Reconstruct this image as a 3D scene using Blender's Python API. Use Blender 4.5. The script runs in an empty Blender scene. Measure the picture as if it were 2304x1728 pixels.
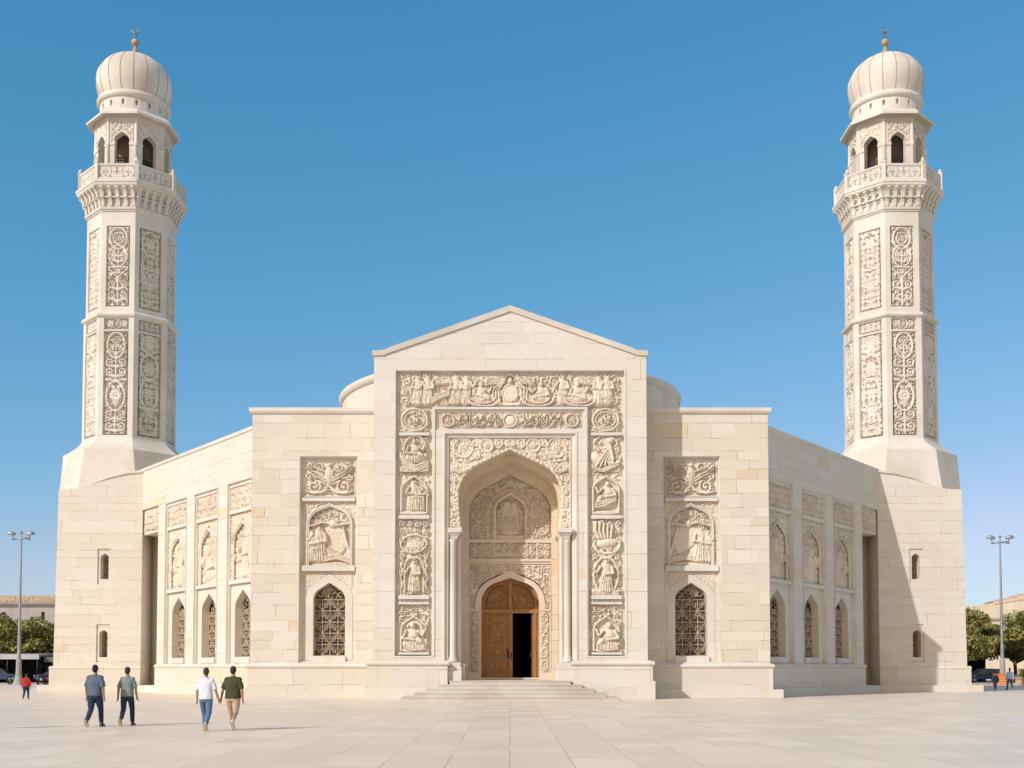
# Limestone mosque with two octagonal minarets on a pale paved plaza.  World: metres, camera at the origin looking +Y.
import bpy, bmesh, math, random
import numpy as np
from mathutils import Vector, Matrix, geometry
R = math.radians
PI = math.pi
sc = bpy.context.scene
COL = sc.collection

# ------------------------------------------------------------------ materials
class NT:
    def __init__(s, name):
        s.m = bpy.data.materials.new(name); s.m.use_nodes = True
        s.t = s.m.node_tree; s.b = s.t.nodes['Principled BSDF']
    def n(s, typ, **kw):
        o = s.t.nodes.new(typ)
        for k, v in kw.items(): setattr(o, k, v)
        return o
    def put(s, sock, v):
        if v is None: return
        if isinstance(v, bpy.types.NodeSocket): s.t.links.new(v, sock)
        else: sock.default_value = v
    def math(s, op, a, b=None, c=None, clamp=False):
        o = s.n('ShaderNodeMath', operation=op, use_clamp=clamp)
        for i, v in enumerate((a, b, c)): s.put(o.inputs[i], v)
        return o.outputs[0]
    def vec(s, op, a, b=None):
        o = s.n('ShaderNodeVectorMath', operation=op)
        s.put(o.inputs[0], a); s.put(o.inputs[1], b)
        return o.outputs['Value'] if op in ('DOT_PRODUCT', 'LENGTH') else o.outputs[0]
    def mix(s, f, a, b, blend='MIX'):
        o = s.n('ShaderNodeMix', data_type='RGBA', blend_type=blend)
        s.put(o.inputs[0], f); s.put(o.inputs[6], col4(a)); s.put(o.inputs[7], col4(b))
        return o.outputs[2]
    def step(s, x, a, b, lo=0., hi=1.):
        o = s.n('ShaderNodeMapRange', interpolation_type='SMOOTHSTEP')
        s.put(o.inputs[0], x); s.put(o.inputs[1], a); s.put(o.inputs[2], b); s.put(o.inputs[3], lo); s.put(o.inputs[4], hi)
        return o.outputs[0]
    def noise(s, vec, scale, detail=3., rough=.55, dist=0.):
        o = s.n('ShaderNodeTexNoise')
        s.put(o.inputs['Vector'], vec); s.put(o.inputs['Scale'], scale); s.put(o.inputs['Detail'], detail)
        s.put(o.inputs['Roughness'], rough); s.put(o.inputs['Distortion'], dist)
        return o.outputs['Fac']
    def white(s, v):
        o = s.n('ShaderNodeTexWhiteNoise', noise_dimensions='3D'); s.put(o.inputs[0], v)
        return o.outputs
    def comb(s, x, y, z):
        o = s.n('ShaderNodeCombineXYZ')
        for i, v in enumerate((x, y, z)): s.put(o.inputs[i], v)
        return o.outputs[0]
    def sep(s, v):
        o = s.n('ShaderNodeSeparateXYZ'); s.put(o.inputs[0], v)
        return o.outputs
    def bump(s, h, strength, dist, normal=None):
        o = s.n('ShaderNodeBump'); s.put(o.inputs['Height'], h); o.inputs['Strength'].default_value = strength
        o.inputs['Distance'].default_value = dist
        if normal: s.put(o.inputs['Normal'], normal)
        return o.outputs[0]
    def out(s, color=None, rough=None, normal=None, metal=None, spec=None):
        s.put(s.b.inputs['Base Color'], col4(color) if color is not None else None)
        s.put(s.b.inputs['Roughness'], rough); s.put(s.b.inputs['Normal'], normal)
        s.put(s.b.inputs['Metallic'], metal); s.put(s.b.inputs['Specular IOR Level'], spec)
        return s.m

def col4(c):
    if isinstance(c, (tuple, list)) and len(c) == 3: return (*c, 1.)
    return c

LIME = (.640, .565, .455)          # pale limestone
def stone(name, base=LIME, var=.10, fine=.5):
    t = NT(name); P = t.n('ShaderNodeNewGeometry').outputs['Position']
    big = t.noise(P, .35, 4, .6); mid = t.noise(P, 2.2, 5, .62); sm = t.noise(P, 22., 3, .6)
    dark = tuple(c * k for c, k in zip(base, (1 - var * 1.5, 1 - var * 1.9, 1 - var * 2.5)))
    lite = tuple(c * (1 + var * .75) for c in base)
    c = t.mix(t.step(big, .3, .7), dark, lite)
    c = t.mix(t.step(mid, .62, .8, 0, .45), c, tuple(x * y for x, y in zip(base, (.86, .80, .70))))
    c = t.mix(t.step(sm, .55, .8, 0, .22), c, tuple(x * .72 for x in base))
    h = t.math('ADD', t.math('MULTIPLY', mid, .6), t.math('MULTIPLY', sm, .5))
    return t.out(c, .88, t.bump(h, fine, .02), spec=.25)

def ashlar(name, base=LIME, course=.62, wmin=1.1, wvar=1.4, tone=.5, gold=.94, mortar=.5, rough_blocks=.6):
    t = NT(name); g = t.n('ShaderNodeNewGeometry')
    P, N = g.outputs['Position'], g.outputs['True Normal']
    T = t.vec('NORMALIZE', t.vec('CROSS_PRODUCT', N, (0, 0, 1)))
    u = t.vec('DOT_PRODUCT', P, T); v = t.sep(P)[2]
    wob = t.math('MULTIPLY', t.math('SUBTRACT', t.noise(P, .9, 2), .5), .05)
    v = t.math('ADD', v, wob)
    vv = t.math('ADD', t.math('DIVIDE', v, course), t.math('MULTIPLY', t.math('SINE', t.math('MULTIPLY', v, 1.9)), .26))
    row = t.math('FLOOR', vv); fv = t.math('FRACT', vv)
    rr = t.white(t.comb(row, 3.3, 7.1))[0]
    width = t.math('ADD', t.math('MULTIPLY', rr, wvar), wmin)
    uu = t.math('ADD', t.math('DIVIDE', u, width), t.math('MULTIPLY', rr, 37.7))
    uu = t.math('ADD', uu, t.math('MULTIPLY', t.math('SINE', t.math('MULTIPLY', uu, 2.3)), .22))
    cl = t.math('FLOOR', uu); fu = t.math('FRACT', uu)
    w = t.white(t.comb(cl, row, 1.7)); val = w[0]; w2 = t.white(t.comb(row, cl, 9.2))[0]
    du = t.math('MULTIPLY', t.math('MINIMUM', fu, t.math('SUBTRACT', 1, fu)), width)
    dv = t.math('MULTIPLY', t.math('MINIMUM', fv, t.math('SUBTRACT', 1, fv)), course)
    d = t.math('MINIMUM', du, dv)
    brk = t.noise(P, .8, 3, .6)
    m = t.math('MULTIPLY', t.step(d, .004, .026, 1, 0), t.step(brk, .42, .62, .10, 1))
    big = t.noise(P, .22, 4, .62); mid = t.noise(P, 1.9, 5, .65); sm = t.noise(P, 11., 4, .7)
    dk = tuple(c * k for c, k in zip(base, (1 - .16 * tone, 1 - .20 * tone, 1 - .27 * tone)))
    lt = tuple(c * k for c, k in zip(base, (1 + .11 * tone, 1 + .12 * tone, 1 + .14 * tone)))
    c = t.mix(t.step(val, 0, 1), dk, lt)
    c = t.mix(t.step(big, .35, .7, 0, .5), c, tuple(x * y for x, y in zip(base, (1.0, .93, .80))))
    c = t.mix(t.math('MULTIPLY', t.math('GREATER_THAN', w2, gold), t.step(mid, .3, .62, .25, .8)), c,
              tuple(x * y for x, y in zip(base, (1.0, .84, .63))))
    c = t.mix(t.step(mid, .58, .8, 0, .5), c, tuple(x * y for x, y in zip(base, (.84, .76, .64))))
    c = t.mix(t.step(sm, .54, .74, 0, .34), c, tuple(x * y for x, y in zip(base, (.78, .70, .58))))
    # faint rain streaks
    st = t.noise(t.comb(t.math('MULTIPLY', u, 2.6), 0, t.math('MULTIPLY', v, .16)), 1., 4, .65)
    c = t.mix(t.step(st, .54, .78, 0, .40), c, tuple(x * y for x, y in zip(base, (.78, .72, .64))))
    zz = t.sep(P)[2]; ns = t.noise(t.comb(t.math('MULTIPLY', u, .55), 3., t.math('MULTIPLY', zz, .9)), 1., 5, .68)
    c = t.mix(t.math('MULTIPLY', t.step(ns, .54, .74, 0, .55), t.step(zz, .3, 3.2, 1, .12)), c, tuple(x * y for x, y in zip(base, (.93, .74, .50))))
    c = t.mix(t.math('MULTIPLY', m, mortar), c, (.30, .24, .17))
    rg = t.math('MULTIPLY', t.step(w2, .55, .95, .15, 1), rough_blocks)
    h = t.math('ADD', t.math('MULTIPLY', t.math('ADD', mid, t.math('MULTIPLY', sm, .5)), rg), t.math('MULTIPLY', m, -.4))
    h = t.math('ADD', h, t.math('MULTIPLY', val, .25))
    return t.out(c, .9, t.bump(h, .75, .055), spec=.2)

def plain(name, c, rough=.6, metal=0., spec=.4, nscale=0., nvar=.15, bump=0.):
    t = NT(name)
    nrm = None; cc = c
    if nscale:
        P = t.n('ShaderNodeNewGeometry').outputs['Position']
        f = t.noise(P, nscale, 4, .6)
        cc = t.mix(t.step(f, .3, .7), tuple(x * (1 - nvar) for x in c), tuple(min(1, x * (1 + nvar)) for x in c))
        if bump: nrm = t.bump(f, .6, bump)
    return t.out(cc, rough, nrm, metal, spec)

M = {}
M['portal'] = ashlar('ashlar_portal', (0.632, 0.603, 0.549), .80, 2.2, 2.0, .22, .992, .30, .3)
M['wing'] = ashlar('ashlar_wing', (0.629, 0.591, 0.520), .64, 1.4, 1.9, .40, .975, .34, 1.0)
M['flank'] = ashlar('ashlar_flank', (0.629, 0.599, 0.546), .60, 1.6, 1.9, .20, .985, .20, .4)
M['tower'] = ashlar('ashlar_tower', (0.629, 0.593, 0.530), .66, 2.2, 2.4, .26, .985, .27, .5)
M['base'] = ashlar('ashlar_base', (0.619, 0.590, 0.530), .98, 2.6, 1.6, .34, .95, .30, .5)
M['honey'] = ashlar('ashlar_honey', (.665, .575, .455), .80, 2.0, 1.6, .25, .99, .35, .3)
M['honey_plain'] = stone('honey_limestone_smooth', (.665, .582, .475), .06, .3)
M['plain'] = stone('limestone_smooth', (0.632, 0.603, 0.546), .07, .35)
M['carved'] = stone('limestone_carved', (.670, .597, .500), .08, .5)
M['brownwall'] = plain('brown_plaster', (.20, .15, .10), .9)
M['carved_pale'] = stone('carved_pale_limestone', (.660, .612, .545), .06, .4)
M['dome'] = stone('limestone_dome', (0.619, 0.592, 0.538), .10, .4)
M['seam'] = plain('dome_seam', (.27, .24, .20), .8)

def wood():
    t = NT('carved_wood'); tc = t.n('ShaderNodeNewGeometry').outputs['Position']
    s = t.vec('MULTIPLY', tc, (9., 9., .9))
    f = t.noise(s, 1.6, 5, .6, .6); g = t.noise(tc, 1.2, 3)
    c = t.mix(t.step(f, .3, .7), (.26, .125, .043), (.39, .20, .072))
    c = t.mix(t.step(g, .45, .75, 0, .4), c, (.25, .10, .03))
    return t.out(c, .48, t.bump(f, .35, .006), spec=.4)
M['wood'] = wood()
M['bronze'] = plain('bronze_grille', (.40, .315, .225), .6, .1, .4, 6., .25)
M['glass'] = plain('dark_glass', (.035, .028, .022), .22, 0, .5)
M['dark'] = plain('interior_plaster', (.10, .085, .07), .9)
M['brass'] = plain('aged_brass', (.42, .33, .20), .38, .8, .5, 8., .25)
M['iron'] = plain('dark_iron', (.05, .045, .04), .45, .7)
M['finial'] = plain('finial_metal', (.20, .20, .20), .4, .8, .5)
M['gold_ball'] = plain('gilded_stone', (.38, .29, .19), .55, .1, .5, 9., .25)
M['pole'] = plain('galvanised_steel', (.31, .315, .33), .5, .55, .5, 3., .15)
M['concrete'] = plain('concrete', (.34, .325, .30), .9, 0, .2, 2., .15, .01)
M['lampglass'] = plain('lamp_lens', (.30, .25, .18), .3)
M['white'] = plain('white_paint', (.72, .72, .72), .6)

def paving():
    t = NT('plaza_paving'); P = t.n('ShaderNodeNewGeometry').outputs['Position']
    s = t.sep(P); x, y = s[0], s[1]
    def grid(px, py, off):
        gx = t.math('DIVIDE', x, px); cx = t.math('FLOOR', gx)
        gy = t.math('ADD', t.math('DIVIDE', y, py), t.math('MULTIPLY', t.white(t.comb(cx, 4.4, 2.))[0], off)); cy = t.math('FLOOR', gy)
        fx, fy = t.math('FRACT', gx), t.math('FRACT', gy)
        dx = t.math('MULTIPLY', t.math('MINIMUM', fx, t.math('SUBTRACT', 1, fx)), px)
        dy = t.math('MULTIPLY', t.math('MINIMUM', fy, t.math('SUBTRACT', 1, fy)), py)
        return cx, cy, dx, dy
    cx, cy, dx, dy = grid(1.12, 1.7, 1.)
    jx = t.step(dx, .006, .022, 1, 0)
    jy = t.math('MULTIPLY', t.step(dy, .004, .02, 1, 0), .6)
    j = t.math('MAXIMUM', jx, jy)
    w = t.white(t.comb(cx, cy, 5.))[0]
    band = t.white(t.comb(t.math('FLOOR', t.math('DIVIDE', x, 5.6)), t.math('FLOOR', t.math('DIVIDE', y, 8.5)), 3.))[0]
    big = t.noise(t.vec('MULTIPLY', P, (.16, .30, .2)), 1., 5, .62)
    vein = t.noise(t.vec('MULTIPLY', P, (.5, 2.6, 1.)), 1., 5, .65, .6)
    sm = t.noise(P, 14., 4, .65)
    a = (.70, .63, .54)
    c = t.mix(w, tuple(q * .93 for q in a), tuple(q * 1.07 for q in a))
    c = t.mix(t.math('MULTIPLY', t.step(band, .45, .9), .35), c, (.66, .57, .475))
    c = t.mix(t.step(big, .42, .68, 0, .5), c, (.62, .54, .45))
    c = t.mix(t.step(vein, .55, .75, 0, .4), c, (.60, .48, .36))
    c = t.mix(t.step(sm, .55, .8, 0, .2), c, (.40, .34, .28))
    stn = t.noise(t.vec('MULTIPLY', P, (.35, .9, 1.)), 1., 6, .7, .4)
    c = t.mix(t.step(stn, .56, .72, 0, .38), c, (.50, .43, .35))
    brk = t.noise(P, .35, 3)
    c = t.mix(t.math('MULTIPLY', j, t.step(brk, .35, .6, .10, .55)), c, (.29, .25, .21))
    rough = t.step(t.math('ADD', big, t.math('MULTIPLY', w, .15)), .3, .85, .40, .62)
    h = t.math('SUBTRACT', t.math('MULTIPLY', sm, .25), j)
    return t.out(c, rough, t.bump(h, .35, .006), spec=.18)
M['paving'] = paving()

def cloth(name, c, wr=18.):
    t = NT(name); P = t.n('ShaderNodeTexCoord').outputs['Object']
    f = t.noise(t.vec('MULTIPLY', P, (1.6, 1.6, .55)), wr * .45, 3, .6, .8)
    q = t.mix(t.step(f, .3, .7), tuple(x * .86 for x in c), tuple(min(1, x * 1.1) for x in c))
    return t.out(q, .88, t.bump(f, .8, .03), spec=.2)
def leafmat(name, a, b):
    t = NT(name); P = t.n('ShaderNodeNewGeometry').outputs['Position']
    f = t.noise(P, 1.3, 3, .6); w = t.white(t.vec('MULTIPLY', P, (3., 3., 3.)))[0]
    c = t.mix(t.step(t.math('ADD', f, t.math('MULTIPLY', t.math('SUBTRACT', w, .5), .25)), .3, .7), a, b)
    return t.out(c, .6, None, spec=.3)
# ------------------------------------------------------------------ mesh helpers
class Fr:
    """local frame: x along u, z up, d outward along n"""
    def __init__(s, o, u, n): s.o, s.u, s.n = Vector(o), Vector(u).normalized(), Vector(n).normalized()
    def P(s, x, z, d=0.): return s.o + s.u * x + s.n * d + Vector((0, 0, z))

class MB:
    def __init__(s): s.v, s.f, s.smooth, s.mi = [], [], [], []
    def add(s, vs, fs, smooth=False, mi=0):
        b = len(s.v); s.v.extend([tuple(p) for p in vs])
        for f in fs: s.f.append(tuple(i + b for i in f)); s.smooth.append(smooth); s.mi.append(mi)
        return s
    def face(s, *p): return s.add(p, [tuple(range(len(p)))])
    def plate(s, fr, outer, holes=(), d=0.):
        loops = [[Vector((x, z, 0)) for x, z in l] for l in (outer, *holes)]
        flat = [p for l in loops for p in l]
        tri = geometry.tessellate_polygon(loops)
        return s.add([fr.P(p.x, p.y, d) for p in flat], [tuple(t) for t in tri])
    def reveal(s, fr, loop, d0, d1, closed=True):
        n = len(loop); vs = [fr.P(x, z, d0) for x, z in loop] + [fr.P(x, z, d1) for x, z in loop]
        return s.add(vs, [(i, (i + 1) % n, n + (i + 1) % n, n + i) for i in range(n if closed else n - 1)])
    def box(s, fr, x0, x1, z0, z1, d0, d1):
        vs = [fr.P(x, z, d) for d in (d0, d1) for z in (z0, z1) for x in (x0, x1)]
        return s.add(vs, [(0, 1, 3, 2), (4, 6, 7, 5), (0, 4, 5, 1), (2, 3, 7, 6), (0, 2, 6, 4), (1, 5, 7, 3)])
    def prism(s, fr, loop, d0, d1):
        s.plate(fr, loop, (), d1); s.plate(fr, loop, (), d0)
        return s.reveal(fr, loop, d0, d1)
    def ring(s, fr, outer, inner, d, closed=True):
        n = len(outer); vs = [fr.P(x, z, d) for x, z in outer] + [fr.P(x, z, d) for x, z in inner]
        return s.add(vs, [(i, (i + 1) % n, n + (i + 1) % n, n + i) for i in range(n if closed else n - 1)])
    def sweep(s, fr, path, prof, closed=False, smooth=False):
        """profile (off, d): off to the left of the path direction, mitred"""
        n = len(path); P2 = [Vector(p) for p in path]; rows = []
        for i in range(n):
            a = P2[i - 1] if (i or closed) else None
            b = P2[(i + 1) % n] if (i < n - 1 or closed) else None
            t0 = (P2[i] - a).normalized() if a is not None else None
            t1 = (b - P2[i]).normalized() if b is not None else None
            t0 = t0 if t0 is not None else t1; t1 = t1 if t1 is not None else t0
            n0, n1 = Vector((-t0.y, t0.x)), Vector((-t1.y, t1.x))
            m = (n0 + n1); m = m.normalized() if m.length > 1e-6 else n0
            k = 1 / max(.35, m.dot(n0))
            rows.append([fr.P(P2[i].x + m.x * k * o, P2[i].y + m.y * k * o, d) for o, d in prof])
        k = len(prof); vs = [p for r in rows for p in r]; fs = []
        for i in range(n if closed else n - 1):
            j = (i + 1) % n
            for q in range(k - 1): fs.append((i * k + q, i * k + q + 1, j * k + q + 1, j * k + q))
        if not closed: fs += [tuple(range(k)), tuple((n - 1) * k + q for q in range(k))]
        return s.add(vs, fs, smooth)
    def ledge(s, plan, prof, sx=1):
        """moulding run along a plan line; profile (outward, z), mitred at the corners"""
        n = len(plan); P2 = [Vector(p) for p in plan]; rows = []
        for i in range(n):
            t0 = (P2[i] - P2[i - 1]).normalized() if i else (P2[1] - P2[0]).normalized()
            t1 = (P2[i + 1] - P2[i]).normalized() if i < n - 1 else t0
            n0, n1 = Vector((t0.y, -t0.x)), Vector((t1.y, -t1.x)); m = (n0 + n1).normalized(); k = 1 / max(.3, m.dot(n0))
            rows.append([(sx * (P2[i].x + m.x * k * o), P2[i].y + m.y * k * o, z) for o, z in prof])
        return s.loft(rows, False, False, (True, True))
    def loft(s, rings, closed=True, smooth=False, cap=(False, False)):
        k = len(rings[0]); vs = [p for r in rings for p in r]; fs = []
        for i in range(len(rings) - 1):
            for q in range(k if closed else k - 1):
                r = (q + 1) % k
                fs.append((i * k + q, i * k + r, (i + 1) * k + r, (i + 1) * k + q))
        if cap[0]: fs.append(tuple(range(k))[::-1])
        if cap[1]: fs.append(tuple((len(rings) - 1) * k + q for q in range(k)))
        return s.add(vs, fs, smooth)
    def tube(s, pts, r, k=6, smooth=True):
        pts = [Vector(p) for p in pts]; rs = r if isinstance(r, (list, tuple)) else [r] * len(pts)
        rings = []; a = None
        for i, p in enumerate(pts):
            t = (pts[min(i + 1, len(pts) - 1)] - pts[max(i - 1, 0)]).normalized()
            if a is None: a = t.cross(Vector((0, 0, 1)) if abs(t.z) < .95 else Vector((1, 0, 0)))
            a = (a - t * a.dot(t)).normalized(); b = a.cross(t)
            rings.append([p + a * (rs[i] * math.cos(q * 2 * PI / k)) + b * (rs[i] * math.sin(q * 2 * PI / k)) for q in range(k)])
        return s.loft(rings, True, smooth, (True, True))
    def lathe(s, c, prof, k=48, smooth=True, a0=0.):
        rings = [[(c[0] + r * math.cos(a0 + q * 2 * PI / k), c[1] + r * math.sin(a0 + q * 2 * PI / k), c[2] + z) for q in range(k)] for r, z in prof]
        return s.loft(rings, True, smooth)
    def ball(s, c, rx, ry=None, rz=None, k=12, m=8):
        ry = ry or rx; rz = rz or rx
        rings = [[(c[0] + rx * math.sin(PI * i / m) * math.cos(q * 2 * PI / k), c[1] + ry * math.sin(PI * i / m) * math.sin(q * 2 * PI / k),
                   c[2] - rz * math.cos(PI * i / m)) for q in range(k)] for i in range(m + 1)]
        return s.loft(rings, True, True)
    def build(s, name, mat, parent=None, sharp=None, bevel=0.):
        me = bpy.data.meshes.new(name); me.from_pydata(s.v, [], s.f); me.update()
        me.polygons.foreach_set('use_smooth', s.smooth)
        for m in (mat if isinstance(mat, (list, tuple)) else [mat]): me.materials.append(m)
        if any(s.mi): me.polygons.foreach_set('material_index', s.mi)
        o = bpy.data.objects.new(name, me); COL.objects.link(o)
        if parent: o.parent = parent
        if bevel:
            b = bmesh.new(); b.from_mesh(me); bmesh.ops.remove_doubles(b, verts=b.verts, dist=.0005)
            bmesh.ops.recalc_face_normals(b, faces=b.faces); b.to_mesh(me); b.free()
            md = o.modifiers.new('soft_edge', 'BEVEL'); md.width = bevel; md.segments = 2; md.limit_method = 'ANGLE'; md.angle_limit = R(40)
        return o

def empty(name, loc=(0, 0, 0), rz=0.):
    o = bpy.data.objects.new(name, None); COL.objects.link(o); o.location = loc; o.rotation_euler = (0, 0, rz)
    return o
def tag(o, label=None, cat=None, group=None, kind=None):
    for k, v in (('label', label), ('category', cat), ('group', group), ('kind', kind)):
        if v: o[k] = v
    return o
def copy_tree(o, parent=None):
    c = o.copy(); COL.objects.link(c)
    if parent: c.parent = parent
    for ch in list(o.children): copy_tree(ch, c)
    return c

def arch(cx, hw, zs, za, k=.75, n=22, z0=None):
    """pointed arch from left springing to right; round haunches (k*hw), then straight to the apex; z0 adds jambs"""
    r, h = k * hw, za - zs
    lo, hi = .05, PI / 2 - .01
    f = lambda a: h * math.sin(a) - (hw - r) * math.cos(a) - r
    for _ in range(60):
        m = (lo + hi) / 2
        if f(m) < 0: lo = m
        else: hi = m
    al = (lo + hi) / 2
    half = [(hw - r + r * math.cos(al * i / n), zs + r * math.sin(al * i / n)) for i in range(n + 1)]
    ex, ez = half[-1]
    for i in range(1, 5): half.append((ex * (1 - i / 5), ez + (za - ez) * i / 5))
    L = [(cx - x, z) for x, z in half] + [(cx, za)] + [(cx + x, z) for x, z in half[::-1]]
    if z0 is not None: L = [(cx - hw, z0)] + L + [(cx + hw, z0)]
    return L
def inside(X, Z, poly):
    ins = np.zeros(X.shape, bool); n = len(poly); j = n - 1
    for i in range(n):
        xi, zi = poly[i]; xj, zj = poly[j]
        if zi != zj:
            c = ((zi > Z) != (zj > Z)) & (X < (xj - xi) * (Z - zi) / (zj - zi) + xi); ins ^= c
        j = i
    return ins

# ------------------------------------------------------------------ carved relief as height fields
def vnoise(X, Z, seed):
    rs = np.random.RandomState(seed); n = 64; L = rs.rand(n, n) * 2 - 1
    xi, zi = np.floor(X).astype(int), np.floor(Z).astype(int); fx, fz = X - xi, Z - zi
    fx, fz = fx * fx * (3 - 2 * fx), fz * fz * (3 - 2 * fz)
    g = lambda a, b: L[(zi + b) % n, (xi + a) % n]
    return (g(0, 0) * (1 - fx) + g(1, 0) * fx) * (1 - fz) + (g(0, 1) * (1 - fx) + g(1, 1) * fx) * fz
def sstep(a, b, x):
    t = np.clip((x - a) / (b - a), 0, 1); return t * t * (3 - 2 * t)

class HF:
    def __init__(s, w, h, res=.045):
        s.nx, s.nz = max(4, int(round(w / res))) + 1, max(4, int(round(h / res))) + 1
        s.w, s.h = w, h; s.xs, s.zs = np.linspace(0, w, s.nx), np.linspace(0, h, s.nz)
        s.X, s.Z = np.meshgrid(s.xs, s.zs); s.H = np.zeros_like(s.X)
    def _bb(s, x0, x1, z0, z1):
        i0, i1 = np.searchsorted(s.xs, x0), np.searchsorted(s.xs, x1) ; j0, j1 = np.searchsorted(s.zs, z0), np.searchsorted(s.zs, z1)
        return slice(j0, j1), slice(i0, i1)
    def blob(s, cx, cz, rx, rz, h, rot=0., base=0., add=False, p=.5, e=2):
        m = max(rx, rz); sl = s._bb(cx - m, cx + m, cz - m, cz + m)
        X, Z = s.X[sl] - cx, s.Z[sl] - cz
        if X.size == 0: return s
        c, q = math.cos(rot), math.sin(rot); a, b = (X * c + Z * q) / rx, (-X * q + Z * c) / rz
        d = 1 - np.abs(a) ** e - np.abs(b) ** e; v = np.where(d > 0, base + h * np.maximum(d, 0) ** p, -9)
        s.H[sl] = np.where(d > 0, s.H[sl] + v, s.H[sl]) if add else np.maximum(s.H[sl], v)
        return s
    def stroke(s, pts, r, h, base=0., taper=False):
        n = len(pts) - 1
        for i in range(n):
            (x0, z0), (x1, z1) = pts[i], pts[i + 1]
            q = r * (1 - .7 * i / n) if taper else r
            sl = s._bb(min(x0, x1) - q, max(x0, x1) + q, min(z0, z1) - q, max(z0, z1) + q)
            X, Z = s.X[sl], s.Z[sl]
            if X.size == 0: continue
            dx, dz = x1 - x0, z1 - z0; L2 = dx * dx + dz * dz + 1e-9
            t = np.clip(((X - x0) * dx + (Z - z0) * dz) / L2, 0, 1)
            d2 = ((X - x0 - t * dx) ** 2 + (Z - z0 - t * dz) ** 2) / (q * q)
            s.H[sl] = np.maximum(s.H[sl], np.where(d2 < 1, base + h * np.sqrt(np.maximum(1 - d2, 0)), -9))
        return s
    def groove(s, pts, r, h):
        for (x0, z0), (x1, z1) in zip(pts[:-1], pts[1:]):
            sl = s._bb(min(x0, x1) - r, max(x0, x1) + r, min(z0, z1) - r, max(z0, z1) + r); X, Z = s.X[sl], s.Z[sl]
            if X.size == 0: continue
            dx, dz = x1 - x0, z1 - z0; t = np.clip(((X - x0) * dx + (Z - z0) * dz) / (dx * dx + dz * dz + 1e-9), 0, 1)
            d2 = ((X - x0 - t * dx) ** 2 + (Z - z0 - t * dz) ** 2) / (r * r)
            s.H[sl] -= np.where(d2 < 1, h * (1 - d2), 0)
        return s
    def ring(s, cx, cz, rx, rz, w, h, rot=0., a0=0., a1=2 * PI, base=0., n=28):
        P = []
        for i in range(n + 1):
            a = a0 + (a1 - a0) * i / n; x, z = rx * math.cos(a), rz * math.sin(a)
            P.append((cx + x * math.cos(rot) - z * math.sin(rot), cz + x * math.sin(rot) + z * math.cos(rot)))
        return s.stroke(P, w, h, base)
    def spiral(s, cx, cz, r, a0, dirn, w, h, turns=1.4, n=16, stem=None):
        P = [(cx + r * (1 - .85 * i / n) * math.cos(a0 + dirn * turns * 2 * PI * i / n), cz + r * (1 - .85 * i / n) * math.sin(a0 + dirn * turns * 2 * PI * i / n)) for i in range(n + 1)]
        if stem: P = [stem] + P
        s.stroke(P, w, h); s.blob(cx, cz, r * .24, r * .24, h * 1.1)
        return s
    def clear(s, poly):
        s.H[inside(s.X, s.Z, poly)] = 0; return s
    def vermic(s, scale, h, seed, th=.30, soft=.22):
        X, Z = s.X / scale, s.Z / scale
        wx = vnoise(X * .7 + 9, Z * .7, seed + 1); wz = vnoise(X * .7, Z * .7 + 5, seed + 2)
        n = vnoise(X + wx * .8, Z + wz * .8, seed); n2 = vnoise(X * 1.7 + wz, Z * 1.7 + wx, seed + 3)
        a = 1 - sstep(th - soft, th + soft, np.abs(n + .35 * n2) * 1.6)
        s.H = np.maximum(s.H, h * a); return s
    def scrolls(s, pitch, h, seed, jit=.25):
        rg = random.Random(seed); nx, nz = max(1, round(s.w / pitch)), max(1, round(s.h / pitch))
        px, pz = s.w / nx, s.h / nz
        for i in range(nx):
            for j in range(nz):
                cx, cz = (i + .5 + rg.uniform(-jit, jit) * .5) * px, (j + .5 + rg.uniform(-jit, jit) * .5) * pz
                r = min(px, pz) * rg.uniform(.36, .47); d = 1 if (i + j) % 2 else -1; a = rg.uniform(0, 2 * PI)
                s.spiral(cx, cz, r, a, d, pitch * .095, h, rg.uniform(1.1, 1.6))
                for q in range(3):
                    b = a + rg.uniform(.5, 5.5); lx, lz = cx + r * 1.1 * math.cos(b), cz + r * 1.1 * math.sin(b)
                    s.blob(lx, lz, pitch * .17, pitch * .075, h * .95, b + rg.uniform(.4, 1.2))
        return s
    def grain(s, amp, scale, seed): s.H += amp * vnoise(s.X / scale, s.Z / scale, seed); return s
    def mirror(s): s.H = np.maximum(s.H, s.H[:, ::-1]); return s
    # generic robed figures
    def standing(s, cx, z0, ht, seed, base=.05, d=.16, lean=0.):
        rg = random.Random(seed); w = ht * rg.uniform(.17, .21)
        n = 26
        for i in range(n):
            f = i / (n - 1); z = z0 + ht * .80 * f
            ww = w * (1.15 - .38 * f + (.12 if .65 < f < .95 else 0))
            s.blob(cx + lean * f, z + ht * .05, ww, ht * .105, d, 0, base)
        for k in range(5):
            x = cx + w * (-.8 + .4 * k); s.groove([(x + rg.uniform(-.02, .02), z0), (cx + lean * .6 + (x - cx) * .5, z0 + ht * rg.uniform(.45, .62))], .035, .07)
        s.blob(cx + lean, z0 + ht * .93, ht * .068, ht * .082, d * 1.05, 0, base + .03)
        s.ring(cx + lean, z0 + ht * .94, ht * .085, ht * .1, .03, d * .8, 0, -.3, PI + .3, base)
        q = rg.choice((-1, 1))
        s.stroke([(cx + lean - q * w * .85, z0 + ht * .78), (cx - q * w * 1.1, z0 + ht * .58), (cx + q * w * .25, z0 + ht * .55)], .055 * ht / 1.6 + .02, d, base + .06)
        s.stroke([(cx + lean + q * w * .85, z0 + ht * .78), (cx + q * w * 1.45, z0 + ht * .60), (cx + q * w * 1.9, z0 + ht * .72)], .05 * ht / 1.6 + .02, d, base + .05)
        return s
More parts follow.
